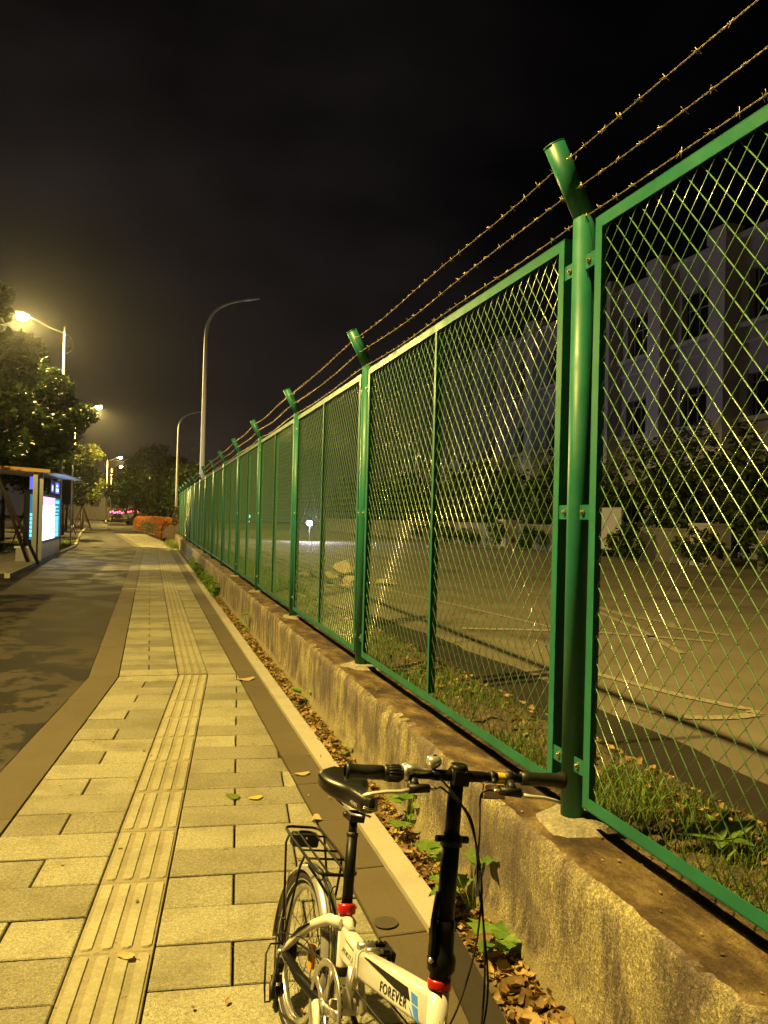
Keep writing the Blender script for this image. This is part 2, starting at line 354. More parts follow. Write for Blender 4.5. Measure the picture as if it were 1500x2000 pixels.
class MB:
    def __init__(s): s.v = []; s.f = []; s.sm = []
    def face(s, pts, smooth=False):
        n = len(s.v); s.v += [tuple(p) for p in pts]; s.f.append(tuple(range(n, n + len(pts)))); s.sm.append(smooth); return s
    def box(s, c, size, rot=None, taper=1.0):
        n = len(s.v); c = Vector(c)
        for z in (-1, 1):
            k = taper if z > 0 else 1.0
            for x, y in ((-1, -1), (1, -1), (1, 1), (-1, 1)):
                p = Vector((x * size[0] / 2 * k, y * size[1] / 2 * k, z * size[2] / 2))
                if rot is not None: p = rot @ p
                s.v.append(tuple(c + p))
        for q in ((0, 3, 2, 1), (4, 5, 6, 7), (0, 1, 5, 4), (1, 2, 6, 5), (2, 3, 7, 6), (3, 0, 4, 7)):
            s.f.append(tuple(n + i for i in q)); s.sm.append(False)
        return s
    def b2(s, lo, hi):
        lo, hi = Vector(lo), Vector(hi); return s.box((lo + hi) / 2, hi - lo)
    def tube(s, pts, r, n=8, caps=True, smooth=True, flat=None, ups=None):
        pts = [Vector(p) for p in pts]; k = len(pts)
        rs = r if isinstance(r, (list, tuple)) else [r] * k
        base = len(s.v); px = None
        for i, p in enumerate(pts):
            if i == 0: d = pts[1] - p
            elif i == k - 1: d = p - pts[i - 1]
            else:
                d = (pts[i + 1] - p).normalized() + (p - pts[i - 1]).normalized()
                if d.length < 1e-6: d = pts[i + 1] - p
            d = d.normalized()
            if ups is not None:
                y = Vector(ups); x = d.cross(y).normalized(); y = x.cross(d).normalized()
            elif px is None:
                x, y = ortho(d)
            else:
                x = (px - d * px.dot(d)).normalized(); y = d.cross(x).normalized()
            px = x
            for j in range(n):
                a = 2 * PI * (j + 0.5) / n
                fx, fy = (1, 1) if flat is None else flat
                s.v.append(tuple(p + x * (math.cos(a) * rs[i] * fx) + y * (math.sin(a) * rs[i] * fy)))
        for i in range(k - 1):
            for j in range(n):
                a = base + i * n + j; b_ = base + i * n + (j + 1) % n
                s.f.append((a, b_, b_ + n, a + n)); s.sm.append(smooth)
        if caps:
            s.f.append(tuple(base + j for j in range(n))[::-1]); s.sm.append(False)
            s.f.append(tuple(base + (k - 1) * n + j for j in range(n))); s.sm.append(False)
        return s
    def lathe(s, prof, c=(0, 0, 0), axis=(0, 0, 1), n=16, smooth=True):
        c = Vector(c); ax = Vector(axis).normalized(); x, y = ortho(ax); base = len(s.v)
        for (r, h) in prof:
            for j in range(n):
                a = 2 * PI * j / n
                s.v.append(tuple(c + ax * h + x * (math.cos(a) * r) + y * (math.sin(a) * r)))
        for i in range(len(prof) - 1):
            for j in range(n):
                a = base + i * n + j; b_ = base + i * n + (j + 1) % n
                s.f.append((a, b_, b_ + n, a + n)); s.sm.append(smooth)
        return s
    def torus(s, c, R, r, axis=(0, 1, 0), n=48, m=8, squash=1.0, a0=0.0, a1=2 * PI, x=None):
        c = Vector(c); ax = Vector(axis).normalized()
        if x is None: x, y = ortho(ax)
        else: x = Vector(x).normalized(); y = ax.cross(x).normalized()
        base = len(s.v); full = abs(a1 - a0 - 2 * PI) < 1e-6
        cnt = n if full else n + 1
        for i in range(cnt):
            a = a0 + (a1 - a0) * i / n; rad = x * math.cos(a) + y * math.sin(a)
            for j in range(m):
                q = 2 * PI * j / m
                s.v.append(tuple(c + rad * (R + r * math.cos(q)) + ax * (r * squash * math.sin(q))))
        for i in range(n):
            i2 = (i + 1) % cnt
            for j in range(m):
                j2 = (j + 1) % m
                s.f.append((base + i * m + j, base + i2 * m + j, base + i2 * m + j2, base + i * m + j2)); s.sm.append(True)
        return s
    def prism(s, poly, z0, z1, smooth=False):
        n = len(s.v); k = len(poly)
        for z in (z0, z1):
            s.v += [(p[0], p[1], z) for p in poly]
        s.f.append(tuple(n + i for i in range(k))[::-1]); s.sm.append(False)
        s.f.append(tuple(n + k + i for i in range(k))); s.sm.append(False)
        for i in range(k):
            j = (i + 1) % k
            s.f.append((n + i, n + j, n + k + j, n + k + i)); s.sm.append(smooth)
        return s
    def slab(s, poly, z0, z1, ch=0.004):
        """paving piece: sides plus a chamfered top"""
        n = len(s.v); k = len(poly)
        cx = sum(p[0] for p in poly) / k; cy = sum(p[1] for p in poly) / k
        ins = []
        for p in poly:
            d = Vector((cx - p[0], cy - p[1])); l = d.length; d = d / l if l > 1e-6 else d
            ins.append((p[0] + d.x * ch * 1.4, p[1] + d.y * ch * 1.4))
        zt = z1 if hasattr(z1, '__len__') else [z1] * k
        s.v += [(p[0], p[1], z0) for p in poly]
        s.v += [(p[0], p[1], zt[i] - ch) for i, p in enumerate(poly)]
        s.v += [(p[0], p[1], zt[i]) for i, p in enumerate(ins)]
        for a in (0, 1):
            for i in range(k):
                j = (i + 1) % k
                s.f.append((n + a * k + i, n + a * k + j, n + (a + 1) * k + j, n + (a + 1) * k + i)); s.sm.append(False)
        s.f.append(tuple(n + 2 * k + i for i in range(k))); s.sm.append(False)
        return s
    def mesh(s, name, mat):
        me = bpy.data.meshes.new(name)
        me.from_pydata(s.v, [], s.f)
        me.polygons.foreach_set('use_smooth', s.sm)
        if mat is not None: me.materials.append(M[mat] if isinstance(mat, str) else mat)
        me.update()
        return me
    def build(s, name, mat, parent=None, **kw):
        return link(name, s.mesh(name, mat), parent, **kw)

def link(name, data, parent=None, label=None, cat=None, group=None, kind=None, loc=None):
    o = bpy.data.objects.new(name, data); COL.objects.link(o)
    if parent is not None: o.parent = parent
    if loc is not None: o.location = loc
    for k, v in (('label', label), ('category', cat), ('group', group), ('kind', kind)):
        if v: o[k] = v
    return o

def empty(name, loc=(0, 0, 0), **kw):
    o = link(name, None, None, **kw); o.location = loc; o.empty_display_size = 0.2
    return o

CHILDREN = {}
def copy_tree(o, parent=None):
    c = o.copy(); COL.objects.link(c)
    if parent is not None: c.parent = parent
    for ch in o.children: copy_tree(ch, c)
    return c

def np_mesh(name, verts, faces4, mat, smooth=False, tri=False):
    """verts (n,3), faces (m,k) numpy"""
    k = faces4.shape[1]
    me = bpy.data.meshes.new(name)
    me.vertices.add(len(verts)); me.vertices.foreach_set('co', np.ascontiguousarray(verts, dtype=np.float32).ravel())
    me.loops.add(faces4.size); me.loops.foreach_set('vertex_index', np.ascontiguousarray(faces4, dtype=np.int32).ravel())
    me.polygons.add(len(faces4))
    me.polygons.foreach_set('loop_start', np.arange(0, faces4.size, k, dtype=np.int32))
    me.polygons.foreach_set('use_smooth', np.full(len(faces4), smooth))
    me.update(calc_edges=True)
    me.materials.append(M[mat])
    return me

def rand_rot(n, tilt=1.0):
    """random rotation matrices, tilt 0: only about z, 1: any"""
    az = RNG.uniform(0, 2 * PI, n); ti = RNG.normal(0, 1, n) * tilt; tw = RNG.uniform(0, 2 * PI, n)
    ca, sa, ct, st, cw, sw = np.cos(az), np.sin(az), np.cos(ti), np.sin(ti), np.cos(tw), np.sin(tw)
    Z = np.zeros(n); O = np.ones(n)
    Rz = np.stack([np.stack([ca, -sa, Z], -1), np.stack([sa, ca, Z], -1), np.stack([Z, Z, O], -1)], 1)
    Rx = np.stack([np.stack([O, Z, Z], -1), np.stack([Z, ct, -st], -1), np.stack([Z, st, ct], -1)], 1)
    Rw = np.stack([np.stack([cw, -sw, Z], -1), np.stack([sw, cw, Z], -1), np.stack([Z, Z, O], -1)], 1)
    return Rz @ Rx @ Rw

def scatter(tv, tf, pos, rot, scale):
    n = len(pos); k = len(tv)
    v = np.einsum('nij,kj->nki', rot, tv) * np.asarray(scale).reshape(n, 1, -1) + pos[:, None, :]
    f = tf[None] + (np.arange(n) * k)[:, None, None]
    return v.reshape(-1, 3), f.reshape(-1, tf.shape[1])

# leaf templates (unit length along y)
LEAF_V = np.array([(0, -.5, 0), (.36, -.1, .05), (0, -.05, -.04), (-.36, -.1, .05), (.25, .25, .02), (0, .55, -.05), (-.25, .25, .02)], float)
LEAF_F = np.array([(0, 1, 4, 2), (2, 4, 5, 5), (0, 2, 6, 3), (2, 5, 6, 6)])
LEAF_T = np.array([(0, 1, 2), (1, 4, 2), (2, 4, 5), (0, 2, 3), (3, 2, 6), (2, 5, 6)])
QUAD_V = np.array([(0, -.5, 0), (.34, 0, .06), (0, .5, 0), (-.34, 0, .06)], float)
QUAD_T = np.array([(0, 1, 2), (0, 2, 3)])

# ------------------------------------------------------------------ the ground
KIND = dict(kind='structure')
def sheet(name, poly, z, mat, **kw):
    return MB().face([(x, y, z) for x, y in poly]).build(name, mat, **kw)

sheet('ground', [(-240, -60), (240, -60), (240, 330), (-240, 330)], -0.35, 'ground', **KIND)
A6 = math.radians(6.0); dN = Vector((math.sin(A6), math.cos(A6), 0)); pN = Vector((math.cos(A6), -math.sin(A6), 0))
dF = Vector((0, 1, 0))
YB = 8.62
def on_near(x_at_bend, s):        # point on the near run, s metres before the bend
    p = Vector((x_at_bend, YB, 0)) - dN * s
    return p
XL_AS, XL_F, XT0, XT1, XR_F, XK0, XK1 = -0.565, -0.268, 0.330, 0.628, 0.93, 1.141, 1.270
nl = on_near(XL_AS, 14)
sheet('bike_lane', [(-3.3, -6), (nl.x, nl.y), (XL_AS, YB), (XL_AS, 40), (-2.75, 68), (-5.4, 112), (-9.5, 170), (-14, 170), (-7.5, 112), (-5.2, 68), (-3.3, 40)], 0.0, 'lane', **KIND)
sheet('bike_lane_near', [(-9.0, -12), (nl.x, nl.y - 6), (nl.x, nl.y), (-3.3, -6.0), (-3.3, 21.5), (-9.0, 21.5)], -0.004, 'lane', **KIND)
sheet('road', [(-40, -30), (-6.9, -30), (-6.9, 40), (-8.8, 68), (-11.5, 112), (-18, 220), (-60, 220), (-60, -30)], -0.03, 'road', **KIND)
sheet('verge', [(-6.9, 34.5), (-3.42, 34.5), (-3.42, 40), (-5.3, 68), (-7.6, 112), (-14, 170), (-16, 170), (-11.3, 112), (-8.7, 68), (-6.9, 40)], 0.05, 'soil', **KIND)
# raised platform and kerb along the verge
kb = MB()
for (a, b_) in (((-3.30, 21.6), (-3.30, 40)), ((-3.30, 40), (-5.2, 68)), ((-5.2, 68), (-7.5, 112))):
    a, b_ = Vector((*a, 0)), Vector((*b_, 0)); n_ = int((b_ - a).length / 2.0)
    for i in range(n_):
        p, q = a.lerp(b_, (i + 0.003) / n_), a.lerp(b_, (i + 0.997) / n_)
        w = Vector((-0.13, 0, 0))
        kb.slab([(p.x + w.x, p.y), (p.x, p.y), (q.x, q.y), (q.x + w.x, q.y)], -0.1, 0.10 + random.uniform(-.003, .003), 0.008)
kbo = kb.build('verge_kerb', 'kerb', **KIND)
plat = MB()
plat.prism([(-6.6, 22.0), (-3.44, 22.0), (-3.44, 34.4), (-6.6, 34.4)], -0.1, 0.075)
plo = plat.build('stop_platform', 'bed', **KIND)
for i in range(4):
    for j in range(17):
        y0 = 22.0 + j * 0.725; x0 = -6.6 + i * 0.79
        MB().slab([(x0 + .005, y0 + .005), (x0 + .785, y0 + .005), (x0 + .785, y0 + .72), (x0 + .005, y0 + .72)], 0.06, 0.10, 0.004).build('platform_slab', 'kerb', plo)

# ------------------------------------------------------------------ pavement: bed, then every slab as a piece
bed_l = [on_near(XL_AS - .002, 9.5), Vector((XL_AS - .002, YB, 0)), Vector((XL_AS - .002, 39.9, 0)), Vector((-2.75, 68, 0))]
bed_r = [Vector((0.1, 68, 0)), Vector((1.30, 50, 0)), Vector((1.30, 39.9, 0)), Vector((1.30, 3.1, 0)), Vector((1.02, 0.3, 0)), Vector((1.0, -1, 0))]
pavement = MB().face([(p.x, p.y, -0.022) for p in bed_l + bed_r]).build('pavement', 'bed', **KIND)

def clip_poly(poly, a, b_, c):
    """keep a*x + b*y <= c"""
    outp = []
    for i in range(len(poly)):
        p, q = poly[i - 1], poly[i]
        dp, dq = a * p[0] + b_ * p[1] - c, a * q[0] + b_ * q[1] - c
        if dp <= 0: pass
        if (dp <= 0) != (dq <= 0):
            t_ = dp / (dp - dq); outp.append((p[0] + (q[0] - p[0]) * t_, p[1] + (q[1] - p[1]) * t_))
        if dq <= 0: outp.append(q)
    return outp

def area(poly):
    return 0.5 * abs(sum(poly[i - 1][0] * poly[i][1] - poly[i][0] * poly[i - 1][1] for i in range(len(poly))))

def shrink(poly, g):
    k = len(poly); outp = []
    sgn = 1 if sum(poly[i - 1][0] * poly[i][1] - poly[i][0] * poly[i - 1][1] for i in range(k)) > 0 else -1
    for i in range(k):
        p0, p1, p2 = Vector(poly[i - 1]), Vector(poly[i]), Vector(poly[(i + 1) % k])
        e1, e2 = (p1 - p0).normalized(), (p2 - p1).normalized()
        n1 = Vector((-e1.y, e1.x)) * sgn; n2 = Vector((-e2.y, e2.x)) * sgn
        d = n1 + n2; den = 1 + n1.dot(n2)
        outp.append(tuple(p1 + d * (g / max(den, 0.4))))
    return outp

pieces = {'paving_tile': [], 'edging_slab': [], 'kerb_stone': []}
def add_piece(kind, poly, gap=0.0056):
    if len(poly) < 3 or area(poly) < 0.004: return
    q = []
    for p in poly:
        if not q or (Vector(p) - Vector(q[-1])).length > 0.004: q.append(p)
    if (Vector(q[0]) - Vector(q[-1])).length < 0.004: q.pop()
    if len(q) < 3: return
    if sum(q[i - 1][0] * q[i][1] - q[i][0] * q[i - 1][1] for i in range(len(q))) < 0: q = q[::-1]
    q = shrink(q, gap)
    cy = sum(p[1] for p in q) / len(q)
    pieces[kind].append((cy, q))

def near_pt(xb, off, s):   # off: metres to the right of the line through xb, across the near run
    p = Vector((xb, YB, 0)) - dN * s + pN * off
    return (p.x, p.y)
ROW = 0.301
NR = 26
# near run, left of the tactile line and right of it (right part clipped by the straight edge x = XR_F)
wl = (XT0 - XL_F) * math.cos(A6)
tw = (XT1 - XT0) * math.cos(A6)
for i in range(NR):
    s0, s1 = i * ROW, (i + 1) * ROW
    def quad(xb, o0, o1):
        return [near_pt(xb, o0, s1), near_pt(xb, o1, s1), near_pt(xb, o1, s0), near_pt(xb, o0, s0)]
    cuts = [-wl, 0] if i % 2 == 0 else [-wl, -0.30, 0]
    for o0, o1 in zip(cuts[:-1], cuts[1:]):
        qd = quad(XT0, o0, o1)
        qd = clip_poly(qd, 0, 1, YB)
        add_piece('paving_tile', qd)
    cuts = [0, 0.60, 1.20, 1.8] if i % 2 == 1 else [0, 0.30, 0.90, 1.5]
    for o0, o1 in zip(cuts[:-1], cuts[1:]):
        qd = quad(XT1, o0, o1)
        qd = clip_poly(clip_poly(qd, 1, 0, XR_F), 0, 1, YB)
        add_piece('paving_tile', qd)
# slivers of the wedge between the last near row and the far run
for (x0, x1) in ((XL_F, 0.03), (0.03, XT0), (XT1, XR_F)):
    pa, pb = near_pt(XT0, x0 - XT0, 0), near_pt(XT0, x1 - XT0, 0)
    qd = [(x0, min(pa[1], YB) + 0.0), (x1, min(pb[1], YB)), (x1, YB + 0.05), (x0, YB + 0.05)]
    qd[0] = (x0, YB - (x0 - XT0) * math.tan(A6) if x0 > XT0 else YB); qd[1] = (x1, YB - (x1 - XT0) * math.tan(A6) if x1 > XT0 else YB)
    if x0 > XT0: add_piece('paving_tile', qd)
NF = 103
for i in range(NF):
    y0 = YB + 0.05 + i * ROW; y1 = y0 + ROW
    sk = 0.0
    cuts = [XL_F, XT0] if i % 2 == 0 else [XL_F, 0.031, XT0]
    for o0, o1 in zip(cuts[:-1], cuts[1:]):
        add_piece('paving_tile', [(o0, y0), (o1, y0), (o1, y1), (o0, y1)])
    add_piece('paving_tile', [(XT1, y0), (XR_F, y0), (XR_F, y1), (XT1, y1)])
# brown edging slabs: left band, right band
def band(left, right, kind, ln, gap=0.0042):
    """left/right: lists of matching 2D points along the band"""
    for k in range(len(left) - 1):
        l0, l1, r0_, r1 = [Vector(p) for p in (left[k], left[k + 1], right[k], right[k + 1])]
        n_ = max(1, round(((l1 - l0).length + (r1 - r0_).length) / 2 / ln))
        for i in range(n_):
            a, b_ = i / n_, (i + 1) / n_
            add_piece(kind, [tuple(l0.lerp(l1, a)), tuple(r0_.lerp(r1, a)), tuple(r0_.lerp(r1, b_)), tuple(l0.lerp(l1, b_))], gap)
nA, nB = on_near(XL_AS, 7.8), on_near(XL_F, 7.8)
band([(nA.x, nA.y), (XL_AS, YB), (XL_AS, 39.6)], [(nB.x, nB.y), (XL_F, YB), (XL_F, 39.6)], 'edging_slab', 1.0)
kbx = lambda x, s: (x - math.sin(A6) * s, 3.1 - math.cos(A6) * s)
band([(XR_F - .13, 0.4), (XR_F, 3.1), (XR_F, 39.6)], [kbx(XK0, 2.7), (XK0, 3.1), (XK0, 39.6)], 'edging_slab', 0.63)
band([kbx(XK0, 2.7), (XK0, 3.1), (XK0, 39.6)], [kbx(XK1, 2.7), (XK1, 3.1), (XK1, 39.6)], 'kerb_stone', 2.0)
# the last stretch turns to the left
band([(XL_AS, 39.6), (-2.75, 68)], [(XL_F, 39.6), (-2.4, 68)], 'edging_slab', 1.0)
for i in range(46):
    a, b_ = i / 46, (i + 1) / 46
    for u0_, u1_ in ((0, .25), (.25, .5), (.5, .75), (.75, 1)):
        fx = lambda t_, u_: (-0.268 + (-2.4 + .268) * t_) * (1 - u_) + (1.27 + (0.1 - 1.27) * t_) * u_
        add_piece('paving_tile', [(fx(a, u0_), 39.6 + 28 * a), (fx(a, u1_), 39.6 + 28 * a), (fx(b_, u1_), 39.6 + 28 * b_), (fx(b_, u0_), 39.6 + 28 * b_)])

LIM = {'paving_tile': 300, 'edging_slab': 110, 'kerb_stone': 40}
MATN = {'paving_tile': 'tile', 'edging_slab': 'edging', 'kerb_stone': 'kerb'}
for kind, lst in pieces.items():
    lst = [p for p in lst if p[0] > 1.9]
    lst.sort(key=lambda p: p[0])
    far = MB()
    for n_, (cy, q) in enumerate(lst):
        rz = [random.uniform(-.0012, .0012) for _ in q]
        dz = random.uniform(-.0022, .0022)
        top = [dz + r_ for r_ in rz] if kind != 'kerb_stone' else [0.012 + dz] * len(q)
        if n_ < LIM[kind]:
            MB().slab(q, -0.0215, top, 0.0045).build(kind, MATN[kind], pavement)
        else:
            far.slab(q, -0.0215, top, 0.0035)
    if far.v:
        far.build(kind + '_run', MATN[kind] + ('_far' if kind != 'kerb_stone' else ''), pavement, kind='stuff')

# tactile tiles 0.3 x 0.6 with four raised bars
def tactile_mesh(w, l):
    b = MB(); g_ = 0.0022
    b.slab([(g_, g_), (w - g_, g_), (w - g_, l - g_), (g_, l - g_)], -0.017, 0.0, 0.003)
    for k in range(4):
        cx = w * (k + 0.5) / 4 + 0.004; hw = 0.0245; e = 0.022
        ring = lambda z, i_: [(cx - hw + i_, e + .012 + i_, z), (cx - hw + .012 + i_ * .6, e + i_, z), (cx + hw - .012 - i_ * .6, e + i_, z), (cx + hw - i_, e + .012 + i_, z),
                              (cx + hw - i_, l - e - .012 - i_, z), (cx + hw - .012 - i_ * .6, l - e - i_, z), (cx - hw + .012 + i_ * .6, l - e - i_, z), (cx - hw + i_, l - e - .012 - i_, z)]
        lo, hi = ring(0.0, 0.0), ring(0.0075, 0.004)
        n_ = len(b.v); b.v += lo + hi
        for i_ in range(8):
            j_ = (i_ + 1) % 8; b.f.append((n_ + i_, n_ + j_, n_ + 8 + j_, n_ + 8 + i_)); b.sm.append(False)
        b.f.append(tuple(n_ + 8 + i_ for i_ in range(8))); b.sm.append(False)
    return b.mesh('tactile_tile', 'tactile')
tn = tactile_mesh(tw, 0.602)
for i in range(12):
    o = link('tactile_tile', tn, pavement)
    p = near_pt(XT0, 0, (i + 1) * 0.602); o.location = (p[0], p[1], random.uniform(-.001, .001)); o.rotation_euler = (random.uniform(-.002, .002), random.uniform(-.002, .002), -A6)
tf_ = tactile_mesh(XT1 - XT0, 0.602)
for i in range(51):
    o = link('tactile_tile', tf_, pavement); o.location = (XT0, YB + 0.05 + i * 0.602, random.uniform(-.0015, .0015))
# a round damp spot on a brown slab
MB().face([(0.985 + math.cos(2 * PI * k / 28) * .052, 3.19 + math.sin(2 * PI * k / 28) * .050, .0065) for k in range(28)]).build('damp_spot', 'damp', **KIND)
# drain channel across the path
dr = MB().b2((-0.55, 18.52, -0.01), (0.22, 18.68, 0.006))
dro = dr.build('drain_channel', 'kerb', label='narrow drain channel with a metal cover crossing the far pavement', cat='drain')
g_ = MB()
for k in range(15): g_.b2((-0.53 + k * 0.049, 18.545, 0.006), (-0.50 + k * 0.049, 18.655, 0.010))
g_.build('grating', 'cast', dro)

# ------------------------------------------------------------------ gutter soil, wall, verge behind, lot
sheet('gutter_soil', [(0.9, -1), (1.262, 3.1), (1.262, 50), (1.45, 50), (1.45, -1)], -0.012, 'soil', **KIND)

ys = []
y = -1.5
while y < 48.2:
    ys.append(y); y += 0.028 if y < 5 else (0.05 if y < 12 else 0.16)
ys = np.array(ys)
def fnoise(n, amp, k, seed):
    r = np.random.default_rng(seed); v = np.zeros(len(ys))
    for i in range(k):
        fr = 0.6 * 1.9 ** i; v += np.sin(ys * fr * 2 * PI / 1.7 + r.uniform(0, 6.3)) * amp / (1.35 ** i) * r.uniform(.5, 1)
    return v
prof = [(1.355, -0.05, .004), (1.372, 0.03, .006), (1.388, 0.085, .007), (1.398, 0.125, .006), (1.400, 0.22, .004), (1.399, 0.32, .004), (1.401, 0.42, .005), (1.402, 0.485, .007),
        (1.408, 0.518, .008), (1.424, 0.530, .007), (1.47, 0.533, .004), (1.53, 0.532, .004), (1.60, 0.531, .004), (1.68, 0.530, .005), (1.74, 0.525, .007), (1.755, 0.49, .006), (1.76, 0.2, .004)]
rows_ = []
jit = np.random.default_rng(5)
chip = np.minimum(0.05, np.maximum(0, fnoise(0, 0.034, 7, 77) - 0.016))
chip[ys > 12] *= 0.7
for k, (x_, z_, a_) in enumerate(prof):
    nx = fnoise(0, a_ * 0.7, 6, 20 + k // 2) + jit.normal(0, a_ * 0.35, len(ys))
    nz_ = fnoise(0, a_ * 0.5, 6, 60 + k // 2) + jit.normal(0, a_ * 0.25, len(ys))
    cx_ = chip * {7: 0.5, 8: 1.2, 9: 0.9}.get(k, 0); cz_ = chip * {8: 0.6, 9: 0.5, 7: 0.2}.get(k, 0)
    rows_.append(np.stack([x_ + nx + cx_, ys, z_ + nz_ - cz_], -1))
V = np.stack(rows_, 1); n_, k_ = V.shape[:2]
idx = np.arange(n_ * k_).reshape(n_, k_)
Fq = np.stack([idx[:-1, :-1], idx[:-1, 1:], idx[1:, 1:], idx[1:, :-1]], -1).reshape(-1, 4)
wall = link('concrete_wall', np_mesh('concrete_wall', V.reshape(-1, 3), Fq[:, ::-1], 'concrete', smooth=True), None,
            label='low weathered concrete wall carrying the green fence beside the pavement', cat='wall')
POSTS = [2.77, 6.02, 9.10, 12.24] + [12.24 + 3.1 * i for i in range(1, 12)]
for y in POSTS[:5]:
    b = MB(); k = 22; zt = 0.552; ph = random.uniform(0, 6)
    R = [(0.056, zt + .004), (0.085, zt - .001), (0.12, zt - .009), (0.150, 0.526)]
    base = 0
    for (rr, z) in R:
        for j in range(k):
            a = 2 * PI * j / k; w_ = 1 + 0.16 * math.sin(2 * a + ph) + 0.10 * math.sin(5 * a + ph * 2) + random.uniform(-.05, .05)
            x_ = 1.60 + math.cos(a) * rr * w_ * (0.95 if rr > .1 else 1); y_ = y + math.sin(a) * rr * w_ * 1.25
            b.v.append((min(max(x_, 1.425), 1.74), y_, z + random.uniform(-.004, .004)))
    for r_ in range(3):
        for j in range(k):
            b.f.append((r_ * k + j, (r_ + 1) * k + j, (r_ + 1) * k + (j + 1) % k, r_ * k + (j + 1) % k)); b.sm.append(True)
    b.f.append(tuple(range(k))); b.sm.append(False)
    b.build('mortar_pad', 'mortar', wall)

# verge of soil behind the wall, falling to the lot
vx = np.linspace(1.74, 2.75, 22); vy = np.concatenate([np.arange(-2, 14, 0.10), np.arange(14, 50, 0.5)])
VX, VY = np.meshgrid(vx, vy); tt = (VX - 1.74) / 1.01
VZ = 0.49 - 0.03 * tt - 0.17 * np.clip((tt - 0.60) / 0.35, 0, 1) ** 1.3 + RNG.normal(0, 0.010, VX.shape) + 0.018 * np.sin(VY * 2.3 + VX * 5)
VZ = np.where(tt > .97, 0.27, VZ)
n_, k_ = VX.shape; idx = np.arange(n_ * k_).reshape(n_, k_)
Fq = np.stack([idx[:-1, :-1], idx[:-1, 1:], idx[1:, 1:], idx[1:, :-1]], -1).reshape(-1, 4)
link('soil_verge', np_mesh('soil_verge', np.stack([VX, VY, VZ], -1).reshape(-1, 3), Fq, 'soil', smooth=True), None, **KIND)
sheet('lot', [(2.45, -30), (60, -30), (60, 160), (2.45, 160), (2.45, 50)], 0.30, 'lot', **KIND)
# shade along the verge, put in as darker asphalt with an uneven outer edge
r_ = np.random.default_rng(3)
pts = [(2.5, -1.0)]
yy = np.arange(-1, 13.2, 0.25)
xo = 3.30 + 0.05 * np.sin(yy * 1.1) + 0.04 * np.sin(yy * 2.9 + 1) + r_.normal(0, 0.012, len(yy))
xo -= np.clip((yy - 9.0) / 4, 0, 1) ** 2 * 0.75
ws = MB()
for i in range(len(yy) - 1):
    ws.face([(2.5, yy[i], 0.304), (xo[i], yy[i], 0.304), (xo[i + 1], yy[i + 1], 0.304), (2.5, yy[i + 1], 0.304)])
ws.build('shade_strip', 'shadestrip', **KIND)
# worn lines on the lot
def paint(name, pts, w, **kw):
    b = MB()
    for (p, q) in zip(pts[:-1], pts[1:]):
        p, q = Vector((*p, 0)), Vector((*q, 0)); d = (q - p).normalized(); nrm = Vector((-d.y, d.x, 0)) * w / 2
        b.face([(p + nrm) + Vector((0, 0, .308)), (p - nrm) + Vector((0, 0, .308)), (q - nrm) + Vector((0, 0, .308)), (q + nrm) + Vector((0, 0, .308))][::-1])
    return b.build(name, 'chalk', **kw)
hook = [(3.95, 6.75), (4.08, 6.15), (4.20, 5.58), (4.36, 5.2), (4.43, 5.05), (4.36, 4.93), (4.15, 4.88), (3.9, 4.90), (3.74, 4.95), (3.64, 5.1), (3.6, 5.35)]
paint('lot_arrow', hook, 0.11, **KIND)
paint('lot_line', [(6.9, 11.4), (6.3, 9.3), (5.6, 7.45)], 0.10, **KIND)
paint('lot_line_wavy', [(7.4, 12.6), (7.0, 10.6), (7.2, 9.9), (6.9, 9.4), (7.2, 8.6)], 0.16, **KIND)
paint('lot_line_long', [(4.2, 17.5), (4.9, 12.0), (5.2, 9.3)], 0.09, **KIND)
paint('lot_line_cross', [(3.9, 9.6), (5.4, 9.2), (6.6, 8.2)], 0.16, **KIND)

# ------------------------------------------------------------------ the green fence
fence = empty('mesh_fence', (1.6, 2.77, 0.53), label='long green metal mesh fence with bent posts and barbed wire on the wall', cat='fence')
FX, FZ0, FZ1 = 1.6, 0.53, 2.87
def rel(b, dx=0.0, dy=0.0, dz=0.0):
    return b
def post_meshes():
    b = MB(); b.tube([(0, 0, -0.004), (0, 0, 2.345)], 0.0445, n=20)
    b.tube([(0, 0, -0.003), (0, 0, 0.012)], 0.049, n=20)
    post = b.mesh('post', 'green')
    a = MB(); a.tube([(0.012, 0, 2.318), (-0.140, 0, 2.612)], 0.0415, n=20)
    a.tube([(-0.1385, 0, 2.609), (-0.141, 0, 2.614)], 0.0425, n=20)
    arm = a.mesh('arm', 'green')
    return post, arm
pm, am = post_meshes()
for y in POSTS:
    p = link('post', pm, fence); p.location = (0, y - 2.77, 0); p.rotation_euler = (random.uniform(-.004, .004), random.uniform(-.004, .004), 0)
    link('arm', am, p)
    if y < 10:   # barbed wire passes behind the arm on small hooks
        for s_, z_ in ((0.38, 0), (0.75, 0)):
            h = MB(); q = Vector((-0.012, 0, 2.355)).lerp(Vector((-0.140, 0, 2.612)), s_)
            h.tube([q + Vector((.04, 0, 0.01)), q + Vector((.062, 0, .02)), q + Vector((.066, 0, .034))], 0.003, n=5)
            h.build('wire_hook', 'bolt', p)

